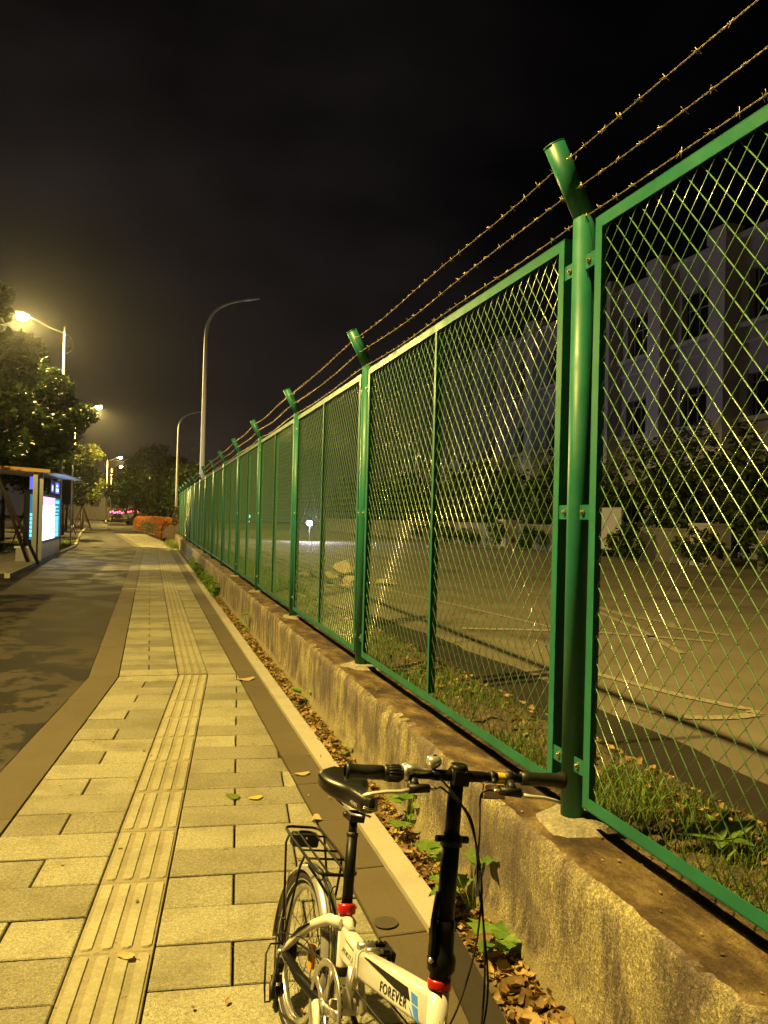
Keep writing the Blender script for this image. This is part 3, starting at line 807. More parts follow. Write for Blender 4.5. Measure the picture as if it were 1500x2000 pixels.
# panels: an angle-iron frame, a middle bar and two layers of slanting wires
Z0, Z1 = 0.628, 2.832
SLOPE = 1.146; PITCH = 0.081
def panel_parts(ya, yb):
    """meshes in coordinates relative to the panel's near lower corner"""
    w = yb - ya; h = Z1 - Z0
    fl, dp, th = 0.045, 0.052, 0.004
    b = MB()
    # front flanges (mitred) facing the street
    x0, x1 = -0.026, -0.022
    ring_o = [(0, 0), (w, 0), (w, h), (0, h)]; ring_i = [(fl, fl), (w - fl, fl), (w - fl, h - fl), (fl, h - fl)]
    for i in range(4):
        j = (i + 1) % 4
        o0, o1, i0, i1 = ring_o[i], ring_o[j], ring_i[i], ring_i[j]
        P = lambda q, x: (x, q[0], q[1])
        n = len(b.v); b.v += [P(o0, x0), P(o1, x0), P(i1, x0), P(i0, x0), P(o0, x1), P(o1, x1), P(i1, x1), P(i0, x1)]
        for q in ((0, 3, 2, 1), (4, 5, 6, 7), (3, 7, 6, 2)):
            b.f.append(tuple(n + e for e in q)); b.sm.append(False)
    # return flanges
    b.b2((x0, -0.0004, 0), (x0 + dp, th, h)); b.b2((x0, w - th, 0), (x0 + dp, w + 0.0004, h))
    b.b2((x0, th, -0.0004), (x0 + dp, w - th, th)); b.b2((x0, th, h - th), (x0 + dp, w - th, h + 0.0004))
    frame = b.mesh('panel_frame', 'green')
    # middle bar
    m_ = MB(); c = w / 2
    m_.b2((x0 + .0005, c - 0.015, fl), (x1, c + 0.015, h - fl)); m_.b2((x1, c + 0.011, fl), (x0 + dp, c + 0.015, h - fl))
    bar = m_.mesh('middle_bar', 'green')
    # weld beads where the wires meet the lower rail
    wm = MB()
    e = 0.010
    def clipseg(y0, z0, sgn):
        """line through (y0, 0) with slope sgn*SLOPE, clipped to the frame"""
        lo, hi = e, h - e
        ya_, yb_ = y0 + sgn * lo / SLOPE, y0 + sgn * hi / SLOPE
        za, zb = lo, hi
        if sgn > 0:
            if ya_ < e: za += (e - ya_) * SLOPE; ya_ = e
            if yb_ > w - e: zb -= (yb_ - (w - e)) * SLOPE; yb_ = w - e
        else:
            if ya_ > w - e: za += (ya_ - (w - e)) * SLOPE; ya_ = w - e
            if yb_ < e: zb -= (e - yb_) * SLOPE; yb_ = e
        return (ya_, za), (yb_, zb)
    ns = int((w + h / SLOPE) / PITCH) + 2
    near = ya < 6
    for sgn, x in ((1, -0.0075), (-1, -0.0125)):
        for k in range(ns):
            y0 = (k * PITCH - h / SLOPE + 0.02) if sgn > 0 else (k * PITCH + 0.02)
            (a_, za), (b_, zb) = clipseg(y0, 0, sgn)
            if zb - za < 0.02 or b_ == a_: continue
            if sgn > 0 and not (a_ < w and b_ > 0): continue
            if sgn < 0 and not (b_ < w and a_ > 0): continue
            jj = RNG.normal(0, 0.0013, 4)
            wm.tube([(x, a_ + jj[0], za), (x + jj[2], (a_ + b_) / 2 + jj[1], (za + zb) / 2), (x, b_ + jj[3], zb)], 0.0021 if sgn > 0 else 0.0013, n=6 if near else 4, caps=near)
    wire = wm.mesh('wire_mesh', 'wire')
    # lugs to the posts
    return frame, bar, wire
def lug_mesh(sgn):
    b = MB(); b.b2((-0.0225, 0 if sgn > 0 else -0.072, -0.028), (-0.0185, 0.072 if sgn > 0 else 0, 0.028))
    return b.mesh('lug', 'green')
def bolt_mesh():
    b = MB(); b.lathe([(0.0, 0.013), (0.006, 0.0125), (0.0075, 0.010), (0.0078, 0.006), (0.013, 0.0058), (0.0135, 0.004), (0.0135, 0.0)], (0, 0, 0), (-1, 0, 0), 8, False)
    return b.mesh('bolt', 'bolt')
lp, lm_, bm_ = lug_mesh(1), lug_mesh(-1), bolt_mesh()
cache = {}
bounds = [(-0.46, 2.77)] + list(zip(POSTS[:-1], POSTS[1:]))
for n_, (pa, pb) in enumerate(bounds):
    ya = pa + 0.118; yb = pb - 0.118
    key = round(yb - ya, 2) if n_ > 3 else n_
    if key not in cache: cache[key] = panel_parts(ya, yb)
    fr, br, wr = cache[key]
    p = link('panel_frame', fr, fence); p.location = (0, ya - 2.77, Z0 - FZ0)
    p.rotation_euler = (0, 0, random.uniform(-.0015, .0015))
    link('middle_bar', br, p)
    link('wire_mesh', wr, p)
    if n_ < 5:
        for z in (0.14, 1.10, 2.06):
            for me, yy_, sg in ((lp, yb - ya, 1), (lm_, 0, -1)):
                if n_ == 0 and sg < 0: continue
                o = link('lug', me, p); o.location = (0, yy_, z)
                q = link('bolt', bm_, p); q.location = (-0.0225, yy_ + sg * 0.045, z)

# barbed wire: two twisted strands and four-point barbs, three lines
def barbed(x, z, y0, y1, seed):
    r = np.random.default_rng(seed); b = MB()
    ph = r.uniform(0, 6)
    def cen(y):
        sag = 0.0
        for pa, pb in zip([-0.46] + POSTS[:-1], POSTS):
            if pa <= y <= pb:
                u_ = (y - pa) / (pb - pa); sag = -0.022 * 4 * u_ * (1 - u_)
        return Vector((x + 0.004 * math.sin(y * 3.1 + ph), y, z + sag + 0.006 * math.sin(y * 2.3 + ph)))
    # twisted strands close by, one thicker strand farther off
    ystep = 0.018
    for s_ in (0, PI):
        pts = []
        y = y0
        while y < 7.5:
            a = y * 2 * PI / 0.085 + s_; c = cen(y)
            pts.append(c + Vector((math.cos(a) * 0.0017, 0, math.sin(a) * 0.0017))); y += ystep
        b.tube(pts, 0.00125, n=4)
    pts = []; y = 7.5
    while y < y1: pts.append(cen(y)); y += 0.25
    b.tube(pts, 0.0022, n=4)
    y = y0 + r.uniform(0, .1)
    while y < min(y1, 30):
        c = cen(y); n = 5 if y < 8 else 3
        # wrap
        pts = [c + Vector((math.cos(a) * 0.0038, -0.007 + 0.014 * a / 9.4, math.sin(a) * 0.0038)) for a in np.linspace(0, 9.4, 9)]
        if y < 8: b.tube(pts, 0.0012, n=4)
        else: b.tube([c - Vector((0, .010, 0)), c + Vector((0, .010, 0))], 0.0052, n=4)
        for q in range(2):
            a = r.uniform(0, PI); d = Vector((math.cos(a), r.uniform(-.5, .5), math.sin(a))).normalized(); o = Vector((0, -.006 + .012 * q, 0))
            l1, l2 = r.uniform(.010, .018), r.uniform(.010, .018)
            b.tube([c + o - d * l1, c + o + d * l2], 0.0012 if y < 8 else 0.0022, n=3)
        y += r.uniform(0.10, 0.15)
    return b
for k, (x, z) in enumerate(((1.485, 3.075), (1.530, 2.972), (1.572, 2.872))):
    o = barbed(x, z, -0.4, POSTS[-1], 40 + k).build('barbed_wire', 'barb', fence)
    o.location = (-1.6, -2.77, -0.53)

# ------------------------------------------------------------------ the folding bicycle
bD = Vector((0.09957, -0.99503, 0)); bL = Vector((0.99503, 0.09957, 0)); lean = math.radians(10)
bU = Vector((0, 0, 1)) * math.cos(lean) + bL * math.sin(lean)
bSide = bU.cross(bD)          # towards the bike's left, in the leaning frame
bike = empty('folding_bicycle', label='white folding bicycle with black handlebar leaning on its stand beside the kerb', cat='bicycle')
bike.matrix_world = Matrix(((bD.x, bSide.x, bU.x, 0.4770), (bD.y, bSide.y, bU.y, 2.5931), (bD.z, bSide.z, bU.z, 0.006), (0, 0, 0, 1)))
V3 = lambda *a: Vector(a)
def bez(p0, p1, p2, p3, n=14):
    p0, p1, p2, p3 = map(Vector, (p0, p1, p2, p3)); o = []
    for i in range(n + 1):
        t_ = i / n; o.append(p0 * (1 - t_) ** 3 + p1 * 3 * t_ * (1 - t_) ** 2 + p2 * 3 * t_ * t_ * (1 - t_) + p3 * t_ ** 3)
    return o
def rounded_bar(b, stations, rr=0.35, n=5, smooth=True):
    """loft of rounded rectangles; stations: (centre, side axis, up axis, width, height)"""
    base = len(b.v); cnt = None
    for (c, sx, sy, w, h) in stations:
        ring = []
        r = min(w, h) * rr
        for qx, qy, a0 in ((1, 1, 0), (-1, 1, PI / 2), (-1, -1, PI), (1, -1, 1.5 * PI)):
            for i in range(n):
                a = a0 + (PI / 2) * i / (n - 1)
                ring.append(Vector(c) + Vector(sx) * (qx * (w / 2 - r) + r * math.cos(a)) + Vector(sy) * (qy * (h / 2 - r) + r * math.sin(a)))
        cnt = len(ring); b.v += [tuple(p) for p in ring]
    for k in range(len(stations) - 1):
        for i in range(cnt):
            j = (i + 1) % cnt
            b.f.append((base + k * cnt + i, base + k * cnt + j, base + (k + 1) * cnt + j, base + (k + 1) * cnt + i)); b.sm.append(smooth)
    b.f.append(tuple(base + i for i in range(cnt))[::-1]); b.sm.append(False)
    b.f.append(tuple(base + (len(stations) - 1) * cnt + i for i in range(cnt))); b.sm.append(False)
    return b
SX = V3(0, 1, 0)
# --- wheels
def wheel(c, rear):
    c = Vector(c)
    w = MB().torus(c, 0.228, 0.0235, (0, 1, 0), 64, 10).build('wheel', 'rubber', bike)
    # tread ridges and a side line
    tr = MB()
    for i in range(72):
        a = 2 * PI * i / 72; rad = V3(math.cos(a), 0, math.sin(a)); tg = V3(-math.sin(a), 0, math.cos(a))
        for sg in (-1, 1):
            p = c + rad * 0.2475 + V3(0, sg * 0.009, 0)
            rot = Matrix((tg, (0, 1, 0), rad)).transposed()
            tr.box(p, (0.010, 0.008, 0.006), rot)
    tr.build('tread', 'rubber', w)
    r = MB()
    for sg in (-1, 1):
        r.torus(c + V3(0, sg * 0.0105, 0), 0.199, 0.0075, (0, 1, 0), 64, 6, 0.35)
    r.torus(c, 0.193, 0.009, (0, 1, 0), 64, 8, 1.25)
    r.build('rim', 'alu', w)
    ln = MB()
    for sg in (-1, 1): ln.torus(c + V3(0, sg * 0.0195, 0), 0.2165, 0.0022, (0, 1, 0), 64, 4)
    ln.build('side_line', 'chrome', w)
    h = MB()
    h.lathe([(0.006, -.055), (0.012, -.05), (0.014, -.034), (0.028, -.032), (0.028, -.029), (0.015, -.026), (0.013, 0), (0.015, .026), (0.028, .029), (0.028, .032), (0.014, .034), (0.012, .05), (0.006, .055)], c, (0, 1, 0), 14)
    h.build('hub', 'alu', w)
    s = MB(); npk = 28
    for i in range(npk):
        a = 2 * PI * i / npk; sg = 1 if i % 2 else -1
        off = 0.42 if (i // 2) % 2 else -0.42
        p = c + V3(math.cos(a + off * 2.2) * 0.026, sg * 0.030, math.sin(a + off * 2.2) * 0.026)
        q = c + V3(math.cos(a) * 0.192, sg * 0.004, math.sin(a) * 0.192)
        s.tube([p, q], 0.0011, n=4)
    s.build('spokes', 'steel', w)
    rf = MB()
    for sg, a in ((1, 0.35),):
        p = c + V3(math.cos(a) * 0.118, -0.012, math.sin(a) * 0.118)
        rot = Matrix((V3(math.cos(a), 0, math.sin(a)), (0, 1, 0), V3(-math.sin(a), 0, math.cos(a)))).transposed()
        rounded_bar(rf, [(p - V3(0, .006, 0), rot @ V3(1, 0, 0), rot @ V3(0, 0, 1), 0.034, 0.072), (p + V3(0, .006, 0), rot @ V3(1, 0, 0), rot @ V3(0, 0, 1), 0.034, 0.072)], 0.3, 4, False)
    rf.build('reflector', 'amber', w)
    return w
RW, FW = (0.0, 0, 0.252), (0.985, 0, 0.252)
wheel(RW, True); wheel(FW, False)

def fender(c, a0, a1, name):
    b = MB(); n = 40; prof_ = []
    for j in range(9):
        u_ = -1 + 2 * j / 8; prof_.append((u_ * 0.031, 0.268 - 0.016 * u_ * u_ * (1 if abs(u_) < 1 else 1.15)))
    base = 0; k = len(prof_)
    for i in range(n + 1):
        a = a0 + (a1 - a0) * i / n
        for (l, r_) in prof_: b.v.append((c[0] + math.cos(a) * r_, l, c[2] + math.sin(a) * r_))
        for (l, r_) in prof_: b.v.append((c[0] + math.cos(a) * (r_ - .0025), l, c[2] + math.sin(a) * (r_ - .0025)))
    st = 2 * k
    for i in range(n):
        for j in range(k - 1):
            p = i * st + j
            b.f.append((p, p + 1, p + st + 1, p + st)); b.sm.append(True)
            b.f.append((p + k, p + k + st, p + k + st + 1, p + k + 1)); b.sm.append(True)
        for j in (0, k - 1):
            p = i * st + j
            b.f.append((p, p + k, p + k + st, p + st) if j else (p, p + st, p + st + k, p + k)); b.sm.append(False)
    f_ = b.build(name, 'chrome_soft', bike)
    s_ = MB()
    for l in (-0.012, -0.004, 0.004, 0.012):
        r_ = 0.2683 - 0.016 * (l / 0.031) ** 2
        s_.torus((c[0], l, c[2]), r_, 0.0013, (0, 1, 0), 36, 4, 1.0, -a1, -a0, x=(1, 0, 0))
    s_.build('stripe', 'blackmatt', f_)
    return f_
M['chrome_soft'] = plain('silver mudguard', (0.62, 0.60, 0.55), 0.22, 0.6, coat=0.3, var=0.03)
mg = fender(RW, math.radians(-28), math.radians(196), 'rear_mudguard')
fender(FW, math.radians(20), math.radians(200), 'front_mudguard')
b = MB()
for sg in (-1, 1):
    b.tube([V3(0.0, sg * .062, .252), V3(-0.15, sg * 0.045, 0.39), V3(-0.19, sg * 0.031, 0.43)], 0.0022, n=5)
b.build('mudguard_stay', 'steel', mg)

# --- frame
HT0, HT1 = V3(0.918, 0, 0.40), V3(0.874, 0, 0.606)
ax_h = (HT1 - HT0).normalized()
frame = MB().tube([HT0, HT1], 0.0245, n=20).build('head_tube', 'white', bike)
MB().lathe([(0.0205, -.002), (0.0275, 0), (0.0285, .006), (0.0285, .016), (0.0270, .020), (0.0205, .022)], HT1, ax_h, 22).build('headset_ring', 'red', frame)
bd = MB()   # badge on the head tube
fdir = V3(1, 0, 0.21).normalized()
for k, (zz, ww) in enumerate(((0.085, .004), (0.075, .010), (0.062, .017), (0.050, .020), (0.038, .018), (0.026, .011))):
    pass
cb = HT0 + ax_h * 0.125
for a in np.linspace(-0.5, 0.5, 7):
    bd.box(cb + fdir * 0.0252 * math.cos(a) + V3(0, 0.0252 * math.sin(a), 0), (0.001, 0.004, 0.046 - 0.028 * abs(a)), Matrix.Rotation(a, 3, 'Z'))
bd.build('badge', 'goldred', frame)
bg2 = MB()
bg2.torus(cb + fdir * 0.0262, 0.009, 0.0016, fdir, 18, 5)
bg2.tube([cb + fdir * .026 - ax_h * .022, cb + fdir * .0262 + ax_h * .022], 0.0012, n=4)
for sg in (-1, 1): bg2.tube([cb + fdir * .026 + ax_h * .01, cb + fdir * .0258 + ax_h * .028 + V3(0, sg * .008, 0)], 0.001, n=4)
bg2.build('badge_emblem', 'gold', frame)

MT0, MT1 = V3(0.478, 0, 0.452), V3(0.888, 0, 0.560)
mdir = (MT1 - MT0).normalized(); mup = mdir.cross(SX) * -1.0
mup = V3(-mdir.z, 0, mdir.x)
b = MB()
rounded_bar(b, [(MT0, SX, mup, 0.044, 0.070), (MT0.lerp(MT1, .5), SX, mup, 0.046, 0.080), (MT1, SX, mup, 0.046, 0.082)], 0.30, 6)
main = b.build('main_tube', 'white', bike)
side = -0.0236
def decal(name, poly, mat, off=0.0):
    bq = MB(); n = len(poly)
    P = [MT0 + mdir * x + mup * y for x, y in poly]
    for l in (side - .0006 - off, side - off + .002):
        bq.v += [(p.x, l, p.z) for p in P]
    bq.f.append(tuple(range(n))); bq.sm.append(False)
    for i in range(n):
        j = (i + 1) % n; bq.f.append((i, i + n, j + n, j)); bq.sm.append(False)
    return bq.build(name, mat, main)
Lm = (MT1 - MT0).length
decal('black_decal', [(0.035, 0.030), (0.06, 0.031), (0.31, 0.023), (0.325, -0.002), (0.24, 0.004)], 'black')
decal('blue_decal', [(0.328, 0.020), (0.362, 0.017), (0.366, -0.003), (0.334, -0.001)], 'blue')
decal('blue_decal', [(0.335, -0.005), (0.366, -0.007), (0.374, -0.036), (0.352, -0.030)], 'blue')
decal('blue_decal', [(0.318, -0.012), (0.334, -0.020), (0.345, -0.030), (0.338, -0.030)], 'blue')
def text_on(name, s, size, origin, xdir, ydir, mat, parent, l=None, shear=0.0):
    cu = bpy.data.curves.new(name, 'FONT'); cu.body = s; cu.size = size; cu.extrude = 0.0003; cu.shear = shear; cu.space_character = 1.18; cu.offset = size * 0.004
    tmp = bpy.data.objects.new(name, cu); COL.objects.link(tmp)
    dg = bpy.context.evaluated_depsgraph_get(); dg.update()
    me = bpy.data.meshes.new_from_object(tmp.evaluated_get(dg))
    bpy.data.objects.remove(tmp)
    me.materials.clear(); me.materials.append(M[mat])
    zd = xdir.cross(ydir)
    me.transform(Matrix(((xdir.x, ydir.x, zd.x, origin.x), (xdir.y, ydir.y, zd.y, origin.y), (xdir.z, ydir.z, zd.z, origin.z), (0, 0, 0, 1))))
    return link(name, me, parent)
# seen from the bike's right side, forward runs to the viewer's right
text_on('lettering', 'FOREVER', 0.034, MT0 + mdir * 0.150 + mup * -0.022 + V3(0, side - .0010, 0), mdir, mup, 'black', main, shear=0.12)

# hinge block, rear half of the main tube and the seat lug
RT0, RT1 = V3(0.305, 0, 0.438), V3(0.448, 0, 0.450)
rd = (RT1 - RT0).normalized(); ru = V3(-rd.z, 0, rd.x)
b = MB()
rounded_bar(b, [(RT0, SX, ru, 0.036, 0.085), (RT0.lerp(RT1, .5), SX, ru, 0.044, 0.082), (RT1, SX, ru, 0.046, 0.072)], 0.3, 6)
b.tube([V3(0.290, 0, 0.495), V3(0.345, 0, 0.485)], [0.020, 0.012], n=10)
rear_half = b.build('rear_main_tube', 'white', bike)
decal2 = MB()
for (x0_, x1_, y0_, y1_) in ((0.05, 0.135, 0.022, 0.026),):
    P = [RT0 + rd * x + ru * y for x, y in ((x0_, y1_), (x1_, y1_ - .004), (x1_, y0_ - .004), (x0_ + .02, y0_))]
    decal2.face([(p.x, -0.0229, p.z) for p in P])
decal2.build('black_decal', 'black', rear_half)
text_on('lettering', 'PT/K37.5', 0.019, RT0 + rd * 0.048 + ru * -0.012 + V3(0, -.0233, 0), rd, ru, 'steel', rear_half, shear=0.3)
b = MB()
for x, w_ in ((0.452, 0.052), (0.470, 0.052)):
    p = MT0.lerp(MT1, 0) + V3(x - MT0.x, 0, (x - MT0.x) * 0.26)
    rounded_bar(b, [(p - mdir * .008, SX, mup, w_, 0.080), (p + mdir * .008, SX, mup, w_, 0.080)], 0.3, 5)
hinge = b.build('folding_hinge', 'white', bike)
b = MB()
hp = V3(0.462, 0, 0.490)
b.tube([hp + V3(-.012, -.02, 0), hp + V3(-.012, .028, 0)], 0.013, n=12); b.tube([hp + V3(.018, -.008, .002), hp + V3(.018, .03, .002)], 0.010, n=12)
b.tube([hp + V3(.018, .03, .002), hp + V3(.018, .042, .002)], 0.006, n=8)
b.build('hinge_pin', 'alu', hinge)
b = MB()
rounded_bar(b, [(V3(0.462, -0.034, 0.444), V3(.9, .3, 0).normalized(), SX, 0.022, 0.012), (V3(0.482, -0.042, 0.402), V3(.9, .3, 0).normalized(), SX, 0.018, 0.012), (V3(0.515, -0.036, 0.358), V3(.9, .3, 0).normalized(), SX, 0.016, 0.008)], 0.4, 4)
b.build('hinge_lever', 'alu', hinge)
# seat tube and lower tube to the bottom bracket
BB = V3(0.378, 0, 0.285)
ST1 = V3(0.284, 0, 0.508)
b = MB().tube([V3(0.352, 0, 0.29), ST1], 0.0195, n=18)
seat_tube = b.build('seat_tube', 'white', bike)
sdir = (ST1 - V3(0.352, 0, 0.29)).normalized()
MB().lathe([(0.0195, -.004), (0.0265, -.002), (0.0275, .004), (0.0275, .018), (0.025, .024), (0.019, .026)], ST1, sdir, 22).build('seat_clamp', 'red', seat_tube)
b = MB(); b.tube([ST1 + sdir * .010 + V3(-.022, -.012, 0), ST1 + sdir * .012 + V3(-.03, .02, 0), ST1 + sdir * .008 + V3(-.01, .034, 0)], [.006, .005, .005], n=8)
b.build('quick_release', 'red', seat_tube)
MB().lathe([(0.0215, -.012), (0.023, -.010), (0.023, .010), (0.0215, .012)], V3(0.352, 0, 0.29).lerp(ST1, 0.33), sdir, 18).build('cable_band', 'black', seat_tube)
# down strut with an opening, hinge to bottom bracket
b = MB()
rounded_bar(b, [(V3(0.432, 0, 0.43), SX, V3(.8, 0, .6), 0.030, 0.030), (V3(0.408, 0, 0.36), SX, V3(.95, 0, .3), 0.030, 0.026), (BB + V3(.008, 0, .02), SX, V3(.9, 0, .4), 0.034, 0.030)], 0.35, 5)
b.tube([BB + V3(0, -.036, 0), BB + V3(0, .036, 0)], 0.022, n=18)
b.build('down_strut', 'white', bike)
# upper stays (white, arched) and lower stays (black)
b = MB()
for sg in (-1, 1):
    b.tube([V3(0.305, sg * .012, .485), V3(0.24, sg * .030, .468), V3(0.165, sg * .047, .418), V3(0.08, sg * .056, .345), V3(0.02, sg * .060, .285), V3(0.0, sg * .061, .257)], [.017, .016, .0145, .0125, .011, .010], n=12)
b.tube([V3(0.215, -.04, .452), V3(0.215, .04, .452)], 0.010, n=10)
stays = b.build('upper_stay', 'white', bike)
b = MB()
b.tube([V3(0.165, -.0622, .420), V3(0.10, -.068, .370), V3(0.05, -.0705, .322)], [.0030, .006, .0025], n=6)
b.build('black_decal', 'black', stays)
b = MB()
for sg in (-1, 1):
    b.tube([BB + V3(-.01, sg * .022, -.004), V3(0.30, sg * .045, .268), V3(0.15, sg * .056, .250), V3(0.0, sg * .060, .250)], [.014, .017, .017, .011], n=10, flat=(1.0, 1.0))
    b.box((0.0, sg * .0600, .252), (0.034, 0.006, 0.044))
b.build('lower_stay', 'black', bike)
# rear nut, derailleur with its wire guard
MB().tube([V3(0, -.062, .252), V3(0, -.086, .252)], 0.0085, n=8).build('axle_nut', 'alu', bike); MB().tube([V3(0, .062, .252), V3(0, .08, .252)], 0.0085, n=8).build('axle_nut', 'alu', bike)
b = MB()
b.box((0.012, -.078, .215), (0.035, 0.022, 0.030)); b.box((0.045, -.090, .190), (0.055, 0.020, 0.022), Matrix.Rotation(-0.5, 3, 'Y')); b.tube([V3(.06, -.085, .17), V3(.045, -.078, .10)], 0.008, n=8)
b.lathe([(.004, -.004), (.020, -.003), (.020, .003), (.004, .004)], (0.062, -.074, 0.165), (0, 1, 0), 14); b.lathe([(.004, -.004), (.020, -.003), (.020, .003), (.004, .004)], (0.045, -.074, 0.105), (0, 1, 0), 14)
b.tube([V3(.02, -.082, .21), V3(.07, -.11, .185), V3(.10, -.112, .155)], 0.010, n=8)
der = b.build('derailleur', 'blackmatt', bike)
MB().tube([V3(-.02, -.07, .268), V3(-.03, -.105, .262), V3(.0, -.125, .245), V3(.06, -.13, .175), V3(.085, -.128, .14), V3(.10, -.118, .15), V3(.085, -.11, .20), V3(.045, -.10, .235), V3(.01, -.085, .25)], 0.0035, n=6).build('wire_guard', 'black', der)
MB().tube([V3(-.03, -.068, .26), V3(-.06, -.09, .30), V3(-.055, -.085, .34), V3(-.02, -.075, .345)], 0.0025, n=6).build('cable_loop', 'blackmatt', der)
b = MB()
for k in range(6): b.lathe([(.012, -.001), (.044 - .004 * k, -.001), (.044 - .004 * k, .001), (.012, .001)], (0, -.038 - .0035 * k, .252), (0, 1, 0), 18, False)
b.build('sprockets', 'steel', bike)
# --- crankset
cr = empty('crankset'); cr.parent = bike
CG = BB + V3(0, -.055, 0)
b = MB()
b.torus(CG, 0.112, 0.011, (0, 1, 0), 56, 8, 0.40)
for k in range(5):
    a = 2 * PI * k / 5 + 0.3; d_ = V3(math.cos(a), 0, math.sin(a)); t_ = V3(-math.sin(a), 0, math.cos(a))
    b.tube([CG + d_ * .018 - V3(0, .003, 0), CG + d_ * .062, CG + d_ * .106], [.018, .011, .015], n=8, flat=(1, .35), ups=(0, 1, 0))
b.lathe([(.0, -.016), (.020, -.014), (.024, -.006), (.024, .006)], CG, (0, 1, 0), 18)
b.build('chainring_guard', 'alu', cr)
b = MB()
for k in range(40):
    a = 2 * PI * k / 40; d_ = V3(math.cos(a), 0, math.sin(a))
    b.box(CG + V3(0, .009, 0) + d_ * .108, (.008, .003, .007), Matrix((d_, (0, 1, 0), V3(-math.sin(a), 0, math.cos(a)))).transposed())
b.torus(CG + V3(0, .009, 0), 0.101, .004, (0, 1, 0), 40, 6, .5)
b.build('chainring', 'steel', cr)
for (p, q) in ((CG + V3(-.01, .01, .106), V3(.0, -.045, .292)), (CG + V3(-.02, .01, -.106), V3(.055, -.060, .088))):
    ch = MB(); d_ = (Vector(q) - Vector(p)).normalized()
    rot = Matrix((d_, (0, 1, 0), d_.cross(V3(0, 1, 0)))).transposed()
    for k in range(46):   # upper run, lower run
        ch.box(Vector(p).lerp(Vector(q), k / 45), (.0095, .006 if k % 2 else .004, .0065), rot)
    ch.build('chain', 'steel', cr)
ca = V3(0.1, 0, -0.995).normalized(); ca2 = V3(-.70, 0, .62).normalized()
caR = -ca2
b = MB()
pr = BB + V3(0, -.082, 0); pe = BB + caR * .155 + V3(0, -.09, 0)
rounded_bar(b, [(pr - caR * .018, V3(0, 1, 0), caR.cross(V3(0, 1, 0)), .014, .032), (pr + caR * .03, V3(0, 1, 0), caR.cross(V3(0, 1, 0)), .014, .030), (pe + caR * .012, V3(0, 1, 0), caR.cross(V3(0, 1, 0)), .012, .024)], .4, 5)
b.build('crank_arm', 'white', cr)
b = MB()
pr = BB + V3(0, .062, 0); pl_ = BB + ca2 * .150 + V3(0, .075, 0)
rounded_bar(b, [(pr - ca2 * .018, V3(0, 1, 0), ca2.cross(V3(0, 1, 0)), .014, .032), (pl_ + ca2 * .012, V3(0, 1, 0), ca2.cross(V3(0, 1, 0)), .012, .024)], .4, 5)
b.build('crank_arm', 'alu', cr)
def pedal(c, sg):
    b = MB(); c = Vector(c)
    b.tube([c + V3(0, -sg * .055, 0), c + V3(0, sg * .05, 0)], 0.008, n=8)
    for s_ in (-1, 1):
        b.box(c + V3(s_ * .032, 0, 0), (.010, .095, .020))
        for k in range(7): b.box(c + V3(s_ * .0385, -.042 + k * .014, 0), (.008, .007, .024))
    b.box(c + V3(0, sg * .044, 0), (.07, .010, .020)); b.box(c + V3(0, -sg * .044, 0), (.07, .010, .020)); b.box(c, (.018, .08, .016))
    o = b.build('pedal', 'blackmatt', cr)
    MB().box(c + V3(.042, sg * .0, 0), (.004, .03, .011)).build('pedal_reflector', 'amber', cr)
pedal(BB + ca2 * .150 + V3(0, .132, 0), 1); pedal(BB + caR * .155 + V3(0, -.148, 0), -1)
# --- seatpost and saddle
SP1 = V3(0.214, 0, 0.738)
sp = MB().tube([ST1 + sdir * .01, SP1 - sdir * .02], 0.0165, n=18).build('seatpost', 'black', bike)
b = MB().tube([SP1 - sdir * .024, SP1 + sdir * .02], 0.013, n=14); b.lathe([(.0165, 0), (.0185, .002), (.0185, .010), (.013, .013)], SP1 - sdir * .03, sdir, 16)
b.box(SP1 + V3(0, 0, .030), (.05, .048, .022)); b.tube([SP1 + V3(-.02, -.03, .028), SP1 + V3(-.02, .03, .028)], .007, n=8)
b.build('saddle_clamp', 'blackmatt', sp)
b = MB()
for sg in (-1, 1): b.tube([V3(.06, sg * .05, .800), V3(.14, sg * .022, .780), V3(.23, sg * .022, .780), V3(.30, sg * .012, .797)], .0035, n=6)
b.build('saddle_rail', 'alu', sp)
st = []; K = 26
NS = 22
b = MB(); base = 0
for i in range(NS + 1):
    u_ = i / NS; s_ = 0.030 + 0.292 * u_
    # half width: wide at the back, narrow nose
    hw = 0.018 + 0.062 * (1 / (1 + math.exp((u_ - 0.36) * 13))) + 0.010
    if u_ < .10: hw *= math.sqrt(max(0.02, 1 - ((.10 - u_) / .10) ** 2)) * .55 + .45
    if u_ > .93: hw *= math.sqrt(max(0.05, 1 - ((u_ - .93) / .075) ** 2))
    zt = 0.862 - 0.014 * math.sin(PI * min(1, u_ * 1.05)) - 0.004 * max(0, u_ - .75) / .25 + 0.006 * (1 - u_)
    th_ = 0.072 - 0.020 * u_
    if u_ > .93: th_ *= 1 - .35 * (u_ - .93) / .07
    for j in range(K):
        a = 2 * PI * j / K; cx_, sy_ = math.cos(a), math.sin(a)
        e_ = 0.62
        l_ = hw * math.copysign(abs(cx_) ** e_, cx_)
        if sy_ >= 0:
            z_ = zt - 0.032 + 0.032 * abs(sy_) ** 0.9
            if hw > .045: z_ -= 0.010 * math.exp(-(l_ / .012) ** 2)
        else: z_ = zt - .032 - (th_ - .032) * abs(sy_) ** .55; l_ *= .93
        b.v.append((s_, l_, z_))
for i in range(NS):
    for j in range(K):
        j2 = (j + 1) % K; b.f.append((i * K + j, i * K + j2, (i + 1) * K + j2, (i + 1) * K + j)); b.sm.append(True)
b.f.append(tuple(range(K))); b.sm.append(True); b.f.append(tuple(NS * K + j for j in range(K))[::-1]); b.sm.append(True)
saddle = b.build('saddle', 'saddle', bike)
